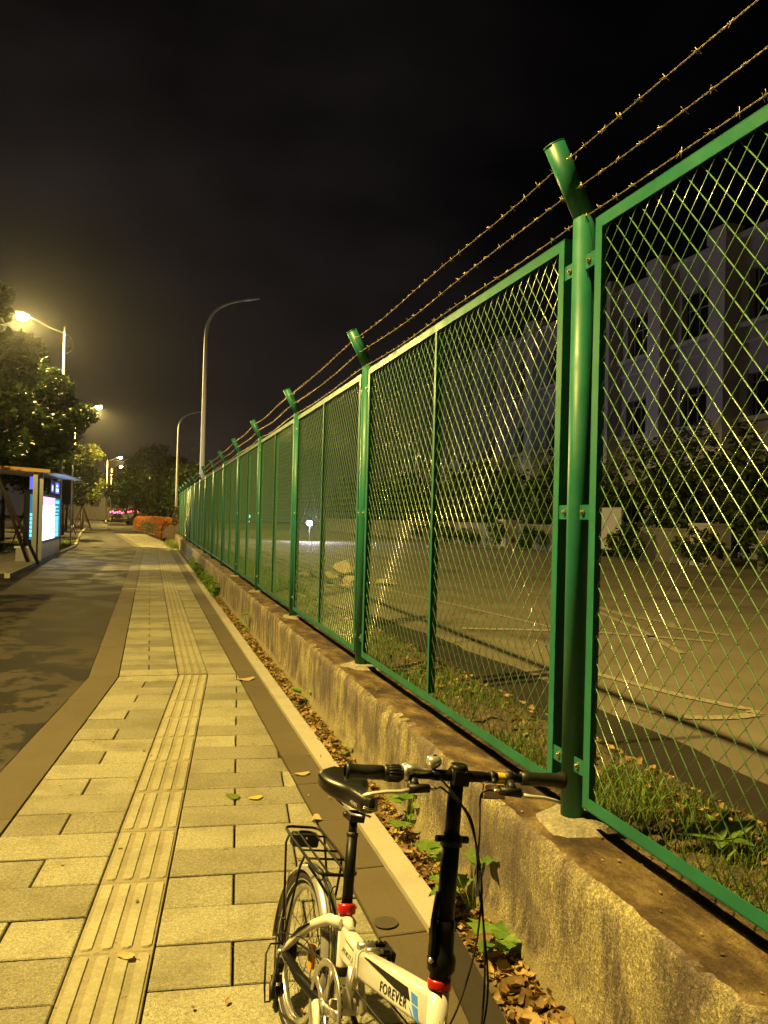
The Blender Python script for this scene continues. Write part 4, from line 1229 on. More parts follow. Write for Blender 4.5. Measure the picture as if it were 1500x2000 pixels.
for z_ in (0.826, 0.831):
    MB().tube([V3(.295, -.0245, z_), V3(.314, -.020, z_ - .001), V3(.3225, -.008, z_ - .002), V3(.3225, .008, z_ - .002), V3(.314, .020, z_ - .001), V3(.295, .0245, z_)], .0011, n=4).build('piping', 'alu', saddle)
M['print'] = plain('white print', (0.6, 0.58, 0.52), 0.5)
text_on('lettering', 'FOREVER', 0.013, V3(.232, -.0328, .814), V3(.985, .17, 0).normalized(), V3(-.0, .05, 1).normalized(), 'print', saddle, shear=0.2)
# --- stem and handlebar
S0 = HT1 + ax_h * .020; S1 = V3(0.783, 0, 1.062)
b = MB(); sd = (S1 - S0).normalized()
b.tube([S0, S0 + sd * .012, S0 + sd * .02, S0 + sd * .045, S0 + sd * .06, S0 + sd * .10, S0 + sd * .125], [.026, .026, .033, .034, .027, .0255, .0235], n=20)
lower = b.build('stem_base', 'black', bike)
b = MB(); b.tube([S0 + sd * .12, S0 + sd * .30], 0.0215, n=20); b.tube([S0 + sd * .29, S1], 0.0185, n=20)
stem = b.build('stem', 'black', bike)
b = MB(); c_ = S0 + sd * .30
b.lathe([(.0185, -.014), (.0265, -.012), (.0265, .010), (.0225, .014)], c_, sd, 20); b.tube([c_ + V3(-.01, .02, 0), c_ + V3(-.01, .05, 0)], .009, n=10); b.tube([c_ + V3(-.01, -.022, 0), c_ + V3(-.01, -.036, 0)], .008, n=10)
b.build('stem_clamp', 'black', stem)
b = MB(); rounded_bar(b, [(S0 + sd * .055 + V3(.012, -.034, 0), SX, V3(1, 0, 0), .012, .022), (S0 + sd * .12 + V3(.004, -.031, 0), SX, V3(1, 0, 0), .011, .018), (S0 + sd * .185 + V3(.002, -.026, 0), SX, V3(1, 0, 0), .008, .012)], .4, 5)
b.build('folding_lever', 'black', lower)
MB().lathe([(.0, .006), (.006, .005), (.007, 0)], S0 + sd * .045 + V3(.012, -.033, 0), (0.5, -1, 0), 10).build('lever_pin', 'chrome', lower)
HC = S1 + V3(0.006, 0, .006)
ph = math.radians(8)
be = V3(math.sin(ph), math.cos(ph), .080).normalized()       # towards the bike's left
bf = V3(math.cos(ph), -math.sin(ph), 0).normalized(); bu = bf.cross(be) * 1.0
if bu.z < 0: bu = -bu
LB = 0.28
H = lambda l, f_=0.0, u_=0.0: HC + be * l + bf * f_ + bu * u_
hb = MB().tube([H(-LB), H(LB)], .0112, n=14).tube([H(-.075), H(-.06), H(.06), H(.075)], [.0112, .0135, .0135, .0112], n=14).build('handlebar', 'black', bike)
b = MB(); b.lathe([(.0185, -.022), (.0215, -.020), (.022, .020), (.0185, .022)], HC, be, 18); b.box(H(0, .018, .0), (.020, .040, .034)); b.tube([H(0, 0, .012), H(0, 0, .028)], [.024, .020], n=14)
for l in (-.012, .012): b.tube([H(l, .024, .014), H(l, .030, .014)], .0045, n=8)
b.build('bar_clamp', 'black', hb)
for sg in (-1, 1):
    b = MB()
    pr_ = [(.0112, 0), (.0165, .002), (.0172, .02), (.0165, .05), (.0175, .085), (.0172, .10), (.0215, .112), (.0225, .118), (.014, .120)] if sg > 0 else [(.0112, 0), (.0170, .002), (.0172, .035), (.0165, .055), (.0172, .075), (.0205, .086), (.0220, .092), (.014, .094)]
    b.lathe(pr_, H(sg * (LB - .115) if sg > 0 else sg * (LB - .09)), be * sg, 18)
    b.build('grip', 'grip', hb)
# right side: twist shifter with ribs and a silver display
b = MB(); b.lathe([(.0112, 0), (.0185, .001), (.0195, .006), (.0195, .040), (.0185, .045), (.0112, .046)], H(-.145), -be, 20)
for k in range(18):
    a = 2 * PI * k / 18; d_ = bf * math.cos(a) + bu * math.sin(a)
    b.tube([H(-.150) + d_ * .0195, H(-.180) + d_ * .0195], .0016, n=4)
sh = b.build('twist_shifter', 'grip', bike)
b = MB(); b.lathe([(.0112, 0), (.0225, .001), (.0235, .005), (.0225, .013), (.0112, .014)], H(-.130), -be, 20)
rounded_bar(b, [(H(-.138, .002, .012), bf, bu, .036, .026), (H(-.115, .004, .012), bf, bu, .032, .020), (H(-.088, .004, .010), bf, bu, .022, .010), (H(-.072, .004, .010), bf, bu, .016, .006)], .4, 5)
b.build('shifter_display', 'alu', sh)
# bell
b = MB(); c_ = H(-.062, -.012, .030)
b.lathe([(.0, .013), (.008, .0125), (.016, .009), (.0195, .002), (.0195, -.004), (.015, -.012), (.009, -.016), (.0, -.017)], c_, bu, 20)
bell = b.build('bell', 'chrome', bike)
MB().lathe([(.0, .0155), (.005, .015), (.0055, .012)], c_, bu, 10).build('bell_cap', 'black', bell)
MB().tube([H(-.062, -.005, .014), c_ - bu * .010], .006, n=8).build('bell_mount', 'black', bell)
# brake levers
for sg in (-1, 1):
    c_ = H(sg * (.118 if sg < 0 else .132), 0, 0)
    b = MB(); b.lathe([(.0112, -.011), (.0165, -.010), (.0165, .010), (.0112, .011)], c_, be, 16)
    b.tube([c_ + bf * .012 - bu * .006, c_ + bf * .034 - bu * .020], [.010, .011], n=8)
    rounded_bar(b, [(c_ + bf * .036 - bu * .022 - be * sg * .034, bf, bu, .020, .018), (c_ + bf * .038 - bu * .024 + be * sg * .018, bf, bu, .024, .022)], .35, 4)
    br_ = b.build('brake_mount', 'blackmatt', bike)
    MB().tube([c_ + bf * .036 - bu * .022 - be * sg * .034, c_ + bf * .036 - bu * .022 - be * sg * .05], .0045, n=8).build('cable_adjuster', 'chrome', br_)
    b = MB(); pts = [c_ + bf * .040 - bu * .026 + be * sg * .012, c_ + bf * .052 - bu * .028 + be * sg * .04, c_ + bf * .050 - bu * .030 + be * sg * .075, c_ + bf * .046 - bu * .036 + be * sg * .105, c_ + bf * .046 - bu * .043 + be * sg * .128]
    b.tube(pts, [.007, .0062, .0058, .0056, .0062], n=8, flat=(1.0, .75))
    b.build('brake_lever', 'lever', br_)
def rrect_pts(c, x, y, w, h): return [c + x * (w * q[0]) + y * (h * q[1]) for q in ((-1, -1), (1, -1), (1, 1), (-1, 1), (-1, -1))]
# front reflector and yellow sticker
b = MB(); c_ = H(.088, .022, -.026)
rounded_bar(b, [(c_ - bf * .006, be, bu, .056, .036), (c_ + bf * .006, be, bu, .054, .034)], .18, 3, False)
rf = b.build('front_reflector', 'clearref', bike)
b = MB()
b.tube(rrect_pts(c_, be, bu, .029, .019) , .0018, n=5); b.tube([H(.088, .012, 0), c_ + bu * .016], .006, n=6); b.lathe([(.0112, -.006), (.0155, -.006), (.0155, .006), (.0112, .006)], H(.088), be, 14)
b.build('reflector_bracket', 'blackmatt', rf)
MB().lathe([(.0122, -.011), (.0122, .011)], H(.113), be, 16).build('sticker', 'yellow', hb)
text_on('lettering', 'FOREVER', 0.012, H(-.030, .0138, -.004), be * 1.0, bu, 'steel', hb) if False else None
# cables
cR, cL = H(-.118, 0, 0) + bf * .036 - bu * .022 + be * .05, H(.132, 0, 0) + bf * .036 - bu * .022 - be * .05
sx_ = H(-.070, .012, -.004)
def cable(pts, r=.0026):
    o = []
    P = [Vector(p) for p in pts]; P = [P[0] * 2 - P[1]] + P + [P[-1] * 2 - P[-2]]
    for i in range(1, len(P) - 2):
        for k in range(10):
            t_ = k / 10; a, b_, c, d = P[i - 1:i + 3]
            o.append(0.5 * ((2 * b_) + (c - a) * t_ + (2 * a - 5 * b_ + 4 * c - d) * t_ ** 2 + (3 * b_ - a - 3 * c + d) * t_ ** 3))
    o.append(P[-2]); return MB().tube(o, r, n=7)
g1 = V3(0.862, .060, .86)
cable([cR, cR + be * .02 + bf * .005, V3(.845, .022, .985), g1, V3(.885, .075, .78), V3(.925, .085, .64), V3(.955, .075, .50), V3(.95, .04, .44), V3(.97, .0, .52)]).build('brake_cable', 'blackmatt', bike)
cable([sx_, sx_ + be * .02, V3(.842, .018, .985), g1 + V3(.004, .004, 0), V3(.880, .070, .78), V3(.905, .055, .68), V3(.93, .01, .56), V3(.90, -.034, .485), V3(.72, -.034, .430), V3(.50, -.03, .40), V3(.42, -.03, .37)]).build('gear_cable', 'blackmatt', bike)
cable([cL, cL - be * .02, H(.050, .034, -.040), V3(.862, .042, .96), g1 + V3(.002, -.004, 0), V3(.890, .078, .76), V3(.93, .095, .62), V3(.94, .08, .50), V3(.93, .03, .42), V3(.80, .035, .43), V3(.50, .03, .41)]).build('brake_cable', 'blackmatt', bike)
MB().tube([g1 + V3(-.002, 0, .012), g1 + V3(.006, .004, -.045)], .0068, n=8).build('cable_sleeve', 'polegrey', bike)
cable([V3(.40, -.03, .36), V3(.30, -.045, .345), V3(.16, -.055, .36), V3(.05, -.07, .33), V3(-.03, -.08, .30)], .0022).build('gear_cable', 'blackmatt', bike)
cable([V3(.215, -.012, .462), V3(.19, -.02, .50), V3(.205, -.024, .545), V3(.225, -.02, .56)], .002).build('brake_cable', 'blackmatt', bike)
# fork
b = MB()
for sg in (-1, 1): b.tube([HT0 + V3(.004, sg * .02, -.01), HT0 + V3(.02, sg * .048, -.045), V3(.955, sg * .050, .30), V3(.985, sg * .050, .252)], [.014, .013, .012, .009], n=10)
b.tube([HT0, HT0 - ax_h * .03], .022, n=14)
b.build('fork', 'white', bike)
# rack
b = MB(); zr = .572
def loop(pts, r, b, close=True):
    b.tube(pts + ([pts[0], pts[1]] if close else []), r, n=7, caps=not close)
def rrect(s0, s1, w, z, r=.03, n=4):
    o = []
    for cs, cl, a0 in ((s1 - r, w - r, 0), (s0 + r, w - r, PI / 2), (s0 + r, -w + r, PI), (s1 - r, -w + r, 1.5 * PI)):
        for i in range(n + 1):
            a = a0 + PI / 2 * i / n; o.append(V3(cs + r * math.cos(a), cl + r * math.sin(a), z))
    return o
loop(rrect(-.235, .175, .066, zr), .0048, b)
loop(rrect(-.190, .172, .030, zr + .001, .02), .0038, b)
for s_ in (-.15, -.02, .05): b.tube([V3(s_, -.064, zr), V3(s_, .064, zr)], .0038, n=6)
rack = b.build('luggage_rack', 'black', bike)
b = MB()
for sg in (-1, 1):
    b.tube([V3(-.17, sg * .064, zr), V3(-.165, sg * .072, .54), V3(-.06, sg * .078, .40), V3(-.005, sg * .074, .27)], .0042, n=7)
    b.tube([V3(.02, sg * .064, zr), V3(.015, sg * .072, .53), V3(.0, sg * .076, .28)], .0042, n=7)
    b.tube([V3(.16, sg * .05, zr), V3(.22, sg * .035, .53), V3(.262, sg * .024, .49)], .004, n=7)
b.build('rack_strut', 'black', rack)
b = MB(); rounded_bar(b, [(V3(-.20, 0, .548), SX, V3(0, 0, 1), .095, .042), (V3(-.165, 0, .548), SX, V3(0, 0, 1), .095, .042)], .15, 3, False); b.build('lamp_bracket', 'blackmatt', rack)
MB().tube([V3(-.165, 0, .558), V3(-.160, 0, .558)], .004, n=8).build('bracket_bolt', 'alu', rack)
# stand
b = MB(); b.tube([V3(.33, .03, .275), V3(.31, .06, .24), V3(.235, .185, .035), V3(.205, .195, .042)], [.010, .009, .009, .009], n=8); b.build('kickstand', 'black', bike)

# ------------------------------------------------------------------ street lamps
def lamp_light(parent, loc, power, col=LAMP_COL, radius=0.14, spot=True):
    ld = bpy.data.lights.new('lamp_light', 'SPOT' if spot else 'POINT'); ld.energy = power; ld.color = col; ld.shadow_soft_size = radius
    if spot: ld.spot_size = math.radians(172); ld.spot_blend = 0.15
    o = bpy.data.objects.new('lamp_light', ld); COL.objects.link(o); o.parent = parent; o.location = loc
    return o
def sodium_lamp(x, y, zrot, label, h=10.0, power=LAMP_W, bow=True):
    t = empty('street_lamp', (x, y, 0), label=label, cat='street lamp', group='lit sodium lamps along the road'); t.rotation_euler = (0, 0, zrot)
    b = MB(); b.tube([(0, 0, 0), (0, 0, .5)], .11, n=12); b.tube([(0, 0, .5), (0, 0, h)], [.085, .055], n=12); b.lathe([(.055, h), (.06, h + .05), (.0, h + .12)], n=12)
    pole = b.build('pole', 'polewhite', t)
    b = MB(); b.tube([(0, 0, h - .22), (-.6, 0, h - .02), (-1.25, 0, h + .28), (-1.55, 0, h + .40)], [.034, .032, .028, .026], n=8)
    if bow: b.tube(bez((0, 0, h - .22), (.50, 0, h - .45), (.48, 0, h - 1.0), (.02, 0, h - 1.15), 16), .022, n=6)
    b.build('arm', 'polewhite', t)
    b = MB(); rounded_bar(b, [((-1.5, 0, h + .43), (0, 1, 0), (0, 0, 1), .10, .09), ((-1.75, 0, h + .53), (0, 1, 0), (0, 0, 1), .26, .13), ((-2.1, 0, h + .58), (0, 1, 0), (0, 0, 1), .22, .08)], .4, 4)
    b.build('lamp_head', 'polewhite', t)
    b = MB(); rounded_bar(b, [((-1.80, 0, h + .22), (1, 0, 0), (0, 1, 0), .30, .22), ((-1.80, 0, h + .27), (1, 0, 0), (0, 1, 0), .46, .30), ((-1.80, 0, h + .44), (1, 0, 0), (0, 1, 0), .56, .34)], .45, 5)
    b.build('lens', 'lamp_on', t)
    lamp_light(t, (-1.80, 0, h + .12), power)
    return t
sodium_lamp(-6.8, 4.1, PI, 'sodium lamp on a curved arm just beyond the left edge of the view', 10.7, power=LAMP_W)
sodium_lamp(-3.97, 39.0, 0, 'nearest lit sodium lamp, its bowed arm rising over the tree by the bus stop')
sodium_lamp(-6.3, 72.0, PI, 'lit sodium lamp shining just right of the second tree crown', 10.2)
sodium_lamp(-6.35, 125.0, PI, 'small lit sodium lamp on a bare pole above the row of staked trees', 9.5)
sodium_lamp(-7.8, 170.0, PI, 'farthest faint lit lamp left of the big round tree', 10.6)
def unlit_lamp(x, y, label):
    t = empty('tall_lamp', (x, y, 0), label=label, cat='street lamp', group='unlit grey lamps behind the fence')
    MB().tube([(0, 0, -0.3), (0, 0, 4.0), (0, 0, 8.8)] + bez((0, 0, 8.8), (.02, 0, 9.9), (.55, 0, 10.2), (1.45, 0, 10.42), 12)[1:], [.125, .095, .068] + list(np.linspace(.066, .038, 12)), n=14).build('pole', 'polegrey', t)
    b = MB(); rounded_bar(b, [((1.40, 0, 10.41), (0, 1, 0), (-.2, 0, 1), .07, .07), ((1.62, 0, 10.46), (0, 1, 0), (-.2, 0, 1), .17, .08), ((2.10, 0, 10.57), (0, 1, 0), (-.2, 0, 1), .13, .05)], .4, 4)
    b.build('lamp_head', 'polegrey', t)
    return t
unlit_lamp(1.93, 32.7, 'tall pale unlit lamp post with curved arm rising behind the fence')
unlit_lamp(2.08, 70.0, 'thin unlit lamp post above the round tree, left of the tall pale one')
unlit_lamp(4.25, 103.0, 'farthest unlit lamp arm showing just over the round tree crown')

# ------------------------------------------------------------------ trees
def tree(x, y, top, bottom, rad, n, leaf, mat, label, group, kind='young_tree', stakes=True, trunk_r=.07, clumps=34, seed=1, sx=1.0):
    r = np.random.default_rng(seed)
    t = empty(kind, (x, y, 0), label=label, cat='tree', group=group)
    ch = top - bottom; zc = bottom + ch * .52
    tips = []
    b = MB()
    p0 = Vector((0, 0, 0)); lx, ly = r.normal(0, .12, 2)
    b.tube([(0, 0, -.05), (lx * .3, ly * .3, bottom * .6), (lx, ly, bottom + ch * .35), (lx * 1.3, ly * 1.3, top - .4)], [trunk_r * 1.25, trunk_r, trunk_r * .7, .015], n=8)
    cl = []
    for k in range(clumps):
        while True:
            q = r.uniform(-1, 1, 3)
            if .25 < np.linalg.norm(q) < 1: break
        q *= (np.linalg.norm(q) ** -0.35)
        wz = 1.0 - 0.35 * max(0, q[2])
        c = np.array([q[0] * rad * sx * wz, q[1] * rad * wz, zc + q[2] * ch * .5])
        cl.append(c)
        z0 = bottom + (c[2] - bottom) * r.uniform(.2, .6)
        s0 = Vector((lx * .8, ly * .8, max(bottom * .85, z0 - .2)))
        b.tube([s0, s0.lerp(Vector(c), .5) + Vector((0, 0, .15)), Vector(c)], [trunk_r * .35, trunk_r * .22, .008], n=5)
    tr = b.build('trunk', 'bark', t)
    cl = np.array(cl); wts = r.uniform(.5, 1.5, clumps); wts /= wts.sum()
    ci = r.choice(clumps, n, p=wts)
    sp = rad * .30
    off = r.normal(0, 1, (n, 3)); off /= np.linalg.norm(off, axis=1)[:, None]; off *= (r.uniform(.1, 1, n) ** .5)[:, None] * sp * np.array([1, 1, .8])
    pos = cl[ci] + off * r.uniform(.7, 1.25, clumps)[ci][:, None]
    v, f = scatter(LEAF_V if leaf > .13 else QUAD_V, LEAF_T if leaf > .13 else QUAD_T, pos, rand_rot(n, .75), leaf * r.uniform(.6, 1.25, n)[:, None])
    link('crown', np_mesh('crown', v, f, mat), t)
    if stakes:
        for k in range(3):
            a = 2 * PI * k / 3 + .5
            s_ = MB().tube([(math.cos(a) * .95, math.sin(a) * .95, -.02), (math.cos(a) * .08, math.sin(a) * .08, 2.05)], .032, n=6)
            s_.build('stake', 'stake', t)
    return t
G1 = 'young plane trees along the road'
TREES = [
 (-5.35, 23.6, 8.5, 3.4, 2.0, 8000, .20, 'young tree at the left edge, its dark stakes standing before the bus stop', 1),
 (-5.35, 33.0, 7.9, 2.7, 2.5, 13000, .21, 'broad leafy tree right behind the bus stop roof', 2),
 (-5.05, 37.6, 8.2, 2.3, 2.4, 12000, .21, 'tall leafy tree hiding the foot of the nearest lit lamp', 3),
 (-6.2, 47.5, 8.2, 2.2, 2.3, 8000, .21, 'young tree whose right side glows by the lit lamp', 4),
 (-5.75, 59.0, 6.6, 2.4, 2.1, 4200, .22, 'dark staked tree between the bus stop and the bright yellow green tree', 5),
 (-5.9, 76.5, 7.6, 2.4, 2.3, 7000, .22, 'bright yellow green tree under the small far lamp', 9),
 (-6.6, 70.0, 5.6, 2.4, 2.2, 3200, .24, 'low staked tree just before the bright yellow green one', 6),
 (-7.0, 90.0, 6.8, 2.5, 2.2, 2600, .26, 'second staked tree from the far end of the row', 7),
 (-7.8, 103.0, 7.0, 2.4, 2.4, 2400, .28, 'farthest staked tree of the row, left of the red lights', 8),
]
for (x, y, top, bot, rad, n, lf, lab, sd_) in TREES:
    t = tree(x, y, top, bot, rad, n, lf, 'litleaf' if sd_ == 9 else 'leaf', lab, G1, seed=sd_, stakes=sd_ != 1)
    if sd_ == 1:
        for (xa, ya, xb_, yb_) in ((-3.62, 26.1, -4.62, 24.6), (-3.95, 26.4, -4.60, 24.7)):
            MB().tube([(xa + 5.75, ya - 23.6, 0.08), (xb_ + 5.75, yb_ - 23.6, 2.75)], .045, n=6).build('stake', 'stakedark', t)
tree(0.4, 96.0, 9.0, .6, 4.7, 15000, .34, 'darkleaf', 'big round dark tree where the far pavement ends', 'dark trees at the end of the path', kind='round_tree', stakes=False, trunk_r=.2, clumps=60, seed=20)
tree(4.6, 84.0, 7.0, .8, 3.2, 8000, .34, 'darkleaf', 'lower dark tree leaning over the far end of the fence', 'dark trees at the end of the path', kind='round_tree', stakes=False, trunk_r=.16, clumps=44, seed=21)
tree(-2.2, 128.0, 8.4, 3.2, 3.0, 6000, .42, 'darkleaf', 'dark tree behind the red lights, left of the big round one', 'dark trees at the end of the path', kind='round_tree', stakes=False, trunk_r=.2, clumps=40, seed=22)
# far dark trees that read as one mass: across the road, before the building, shrubs at the lot wall
def thicket(name, blobs, n_each, leaf, seed):
    r = np.random.default_rng(seed); P = []
    for (x, y, top, bot, rad) in blobs:
        k = 22; q = r.normal(0, 1, (k, 3)); q /= np.linalg.norm(q, axis=1)[:, None]; q *= r.uniform(.4, 1, k)[:, None]
        c = np.array([x, y, (top + bot) / 2]) + q * np.array([rad * .85, rad, (top - bot) * .46])
        ci = r.integers(0, k, n_each); o = r.normal(0, 1, (n_each, 3)); o /= np.linalg.norm(o, axis=1)[:, None]; o *= (r.uniform(.1, 1, n_each) ** .5)[:, None] * rad * .34
        P.append(c[ci] + o)
    P = np.concatenate(P); P[:, 2] = np.maximum(P[:, 2], .1); n = len(P)
    v, f = scatter(QUAD_V, QUAD_T, P, rand_rot(n, .75), leaf * r.uniform(.6, 1.25, n)[:, None])
    return link(name, np_mesh(name, v, f, 'darkleaf'), None, kind='stuff')
thicket('far_trees', [(-16 - 2.2 * k + 1.5 * (k % 2), 46 + 11 * k, 7.0 + (k % 3), .6, 3.4) for k in range(9)], 2200, .48, 30)
thicket('lot_thicket', [(22.4 + (k % 3) * .5, 24 + k * 4.4, 5.5 + (k * 37 % 11) * .13, .3, 2.5) for k in range(18)], 2600, .34, 31)
thicket('lot_shrubs', [(18.6 + (k % 2) * .3, 20 + k * 4.3, 1.35 + .2 * (k % 3), .3, .85) for k in range(9)], 900, .20, 32)

# ------------------------------------------------------------------ hedge along the far path
def hedge(name, pts, w, h, n, mat, label, group, seed):
    r = np.random.default_rng(seed)
    t = empty(name, (*pts[0], 0), label=label, cat='hedge', group=group)
    P = np.array(pts, float); seg = np.linalg.norm(np.diff(P, axis=0), axis=1); cum = np.concatenate([[0], np.cumsum(seg)])
    u_ = r.uniform(0, cum[-1], n); i = np.clip(np.searchsorted(cum, u_) - 1, 0, len(seg) - 1); f_ = (u_ - cum[i]) / seg[i]
    c = P[i] * (1 - f_)[:, None] + P[i + 1] * f_[:, None]; d = (P[i + 1] - P[i]) / seg[i][:, None]; nr = np.stack([-d[:, 1], d[:, 0]], -1)
    a = r.uniform(0, PI, n); sh = r.uniform(.86, 1.04, n) + .05 * np.sin(u_ * 2.1)
    ex = np.sign(np.cos(a)) * np.abs(np.cos(a)) ** .45; ez = np.abs(np.sin(a)) ** .45
    endk = np.minimum(1, np.sqrt(np.clip(np.minimum(u_, cum[-1] - u_) / (w * .5), 0.02, 1)))
    pos = np.stack([c[:, 0] + nr[:, 0] * ex * w / 2 * sh * endk, c[:, 1] + nr[:, 1] * ex * w / 2 * sh * endk, .05 + ez * h * sh * (.75 + .25 * endk)], -1) - np.array([pts[0][0], pts[0][1], 0])
    v, f = scatter(QUAD_V, QUAD_T, pos, rand_rot(n, .8), .085 * r.uniform(.7, 1.5, n)[:, None])
    link('foliage', np_mesh('foliage', v, f, mat), t)
    b = MB()
    for k in range(len(pts) - 1):
        p, q = Vector((*pts[k], 0)) - Vector((*pts[0], 0)), Vector((*pts[k + 1], 0)) - Vector((*pts[0], 0))
        b.tube([p + Vector((0, 0, h * .42)), q + Vector((0, 0, h * .42))], w * .36, n=10, flat=(1, .85))
    b.build('twig_core', 'bark', t)
    return t
hedge('clipped_hedge', [(1.35, 49.5), (0.95, 58), (0.2, 69), (-.9, 80)], 1.5, 1.32, 26000, 'hedge', 'low orange brown clipped hedge beside the far end of the path', 'hedges at the end of the fence', 5)
hedge('clipped_hedge', [(1.05, 50.4), (0.35, 61), (-.45, 72)], .9, 1.05, 9000, 'hedgegreen', 'greener rounded front edge of planting below the orange brown hedge', 'hedges at the end of the fence', 6)
hedge('tall_hedge', [(1.75, 49.2), (1.9, 56)], .9, 2.0, 6000, 'hedgegreen', 'taller dark shrub between orange hedge and fence end', 'hedges at the end of the fence', 7)

# ------------------------------------------------------------------ bus stop
def pbox(name, lo, hi, mat, parent, **kw): return MB().b2(lo, hi).build(name, mat, parent, **kw)
bs = empty('bus_shelter', (-3.5, 27.4, .10), label='bus stop shelter with orange roof edge and glowing blue white poster panels', cat='bus shelter')
def at(x, y, z): return (x + 3.5, y - 27.4, z - .10)
b = MB(); b.b2(at(-3.53, 26.9, .10), at(-3.40, 27.03, 2.93)); b.build('post', 'steelbrushed', bs)
b = MB(); b.b2(at(-3.375, 27.2, .10), at(-3.27, 27.30, 2.90)); b.build('post', 'steelbrushed', bs)
b = MB(); b.b2(at(-3.47, 33.0, .10), at(-3.36, 33.1, 2.9)); b.build('post', 'steelbrushed', bs)
b = MB(); b.b2(at(-6.2, 31.8, .10), at(-6.08, 31.92, 2.9)); b.build('post', 'steelbrushed', bs)
# roof: a long plate with an orange front edge
b = MB(); b.face([at(-6.9, 26.7, 3.02), at(-2.65, 26.7, 2.84), at(-2.55, 32.6, 2.86), at(-6.9, 32.6, 3.04)][::-1]); b.face([at(-6.9, 26.7, 3.07), at(-2.65, 26.7, 2.88), at(-2.55, 32.6, 2.90), at(-6.9, 32.6, 3.09)])
b.face([at(-2.65, 26.7, 2.84), at(-2.55, 32.6, 2.86), at(-2.55, 32.6, 2.90), at(-2.65, 26.7, 2.88)]); roof = b.build('roof', 'roofwhite', bs)
b = MB(); b.face([at(-6.9, 26.68, 3.00), at(-3.02, 26.68, 2.86), at(-3.02, 26.68, 2.965), at(-6.9, 26.68, 3.13)]); b.face([at(-6.9, 26.72, 3.13), at(-3.02, 26.72, 2.965), at(-3.02, 26.72, 2.86), at(-6.9, 26.72, 3.0)]); b.face([at(-6.9, 26.68, 3.13), at(-3.02, 26.68, 2.965), at(-3.02, 26.72, 2.965), at(-6.9, 26.72, 3.13)]); b.build('roof_edge', 'rooforange', roof)
# long light box along the back of the shelter, facing the pavement
def panel(name, x0, y0, x1, y1, z0, z1, th, mat, parent=bs):
    p, q = Vector((x0, y0, 0)), Vector((x1, y1, 0)); d = (q - p).normalized(); n = Vector((d.y, -d.x, 0)) * th
    bb = MB(); P = [p, q, q - n, p - n]
    pts = [at(v_.x, v_.y, 0)[:2] for v_ in P]
    bb.prism(pts[::-1], z0 - .10, z1 - .10); return bb.build(name, mat, parent)
XW = -3.315
panel('poster_box', XW - .012, 27.42, XW - .012, 32.9, .62, 2.24, .14, 'darkmetal')
for k in range(3): panel('poster', XW, 27.55 + k * 1.16, XW, 28.69 + k * 1.16, .72, 1.86, .010, 'screen_white')
for k in range(3): panel('poster_header', XW, 27.55 + k * 1.16, XW, 28.69 + k * 1.16, 1.862, 2.14, .010, 'screen_pink')
panel('plinth', XW - .01, 27.42, XW - .01, 32.9, .10, .62, .18, 'steelbrushed')
pb = panel('route_panel', XW, 31.10, XW, 32.7, .72, 2.14, .010, 'screen_teal')
for k in range(4): panel('route_line', XW + .006, 31.2, XW + .006, 32.1, .76 + k * .19, .92 + k * .19, .005, 'screen_cyan', pb)
for k, (z0, z1) in enumerate(((1.55, 1.60), (1.68, 1.72), (1.80, 1.86), (1.95, 2.06))): panel('route_line', XW + .006, 31.2, XW + .006, 32.0 + .2 * (k % 2), z0, z1, .005, 'screen_cyan', pb)
sg_ = panel('blue_sign', XW - .012, 29.6, XW - .012, 32.9, 2.29, 2.76, .10, 'darkmetal')
for (ya, yb_, za, zb_) in ((29.85, 30.35, 2.34, 2.62), (31.05, 32.2, 2.32, 2.72)):
    panel('sign_light', XW, ya, XW, yb_, za, zb_, .010, 'screen_blue', sg_)
for (ya, yb_, za, zb_) in ((31.2, 31.9, 2.38, 2.50), (31.3, 31.7, 2.56, 2.64), (29.95, 30.2, 2.40, 2.56)):
    panel('sign_mark', XW + .006, ya, XW + .006, yb_, za, zb_, .005, 'screen_glyph', sg_)
panel('side_board', -3.80, 27.3, -3.46, 27.5, .60, 2.30, .08, 'darkmetal')
sb = panel('side_route_panel', -3.66, 27.37, -3.50, 27.465, .75, 2.2, .02, 'screen_teal')
for k in range(6): panel('route_line', -3.65, 27.365, -3.52, 27.44, .85 + k * .13, .94 + k * .13, .012, 'screen_cyan', sb)
panel('blue_sign', -3.66, 27.3, -3.52, 27.38, 2.35, 2.75, .05, 'screen_blue')
b = MB(); b.b2(at(-3.98, 26.95, .10), at(-3.5, 27.4, .50)); b.build('bin', 'steelbrushed', bs)
b = MB(); b.b2(at(-4.02, 26.92, .50), at(-3.47, 27.43, .56)); b.build('bin_lid', 'roofwhite', bs)
b = MB(); b.b2(at(-5.9, 31.0, .50), at(-3.9, 31.4, .56)); b.b2(at(-5.7, 31.1, .10), at(-5.6, 31.3, .5)); b.b2(at(-4.2, 31.1, .10), at(-4.1, 31.3, .5)); b.build('bench', 'steelbrushed', bs)
# a thin sign post behind the shelter
t = empty('sign_post', (-3.62, 40.6, 0), label='thin pole with a dark board standing behind the bus stop', cat='sign')
MB().tube([(0, 0, 0), (0, 0, 3.9)], .035, n=8).build('pole', 'polegrey', t)
MB().b2((-1.05, -.02, 2.0), (-.06, .02, 3.7)).build('board', 'darkmetal', t)

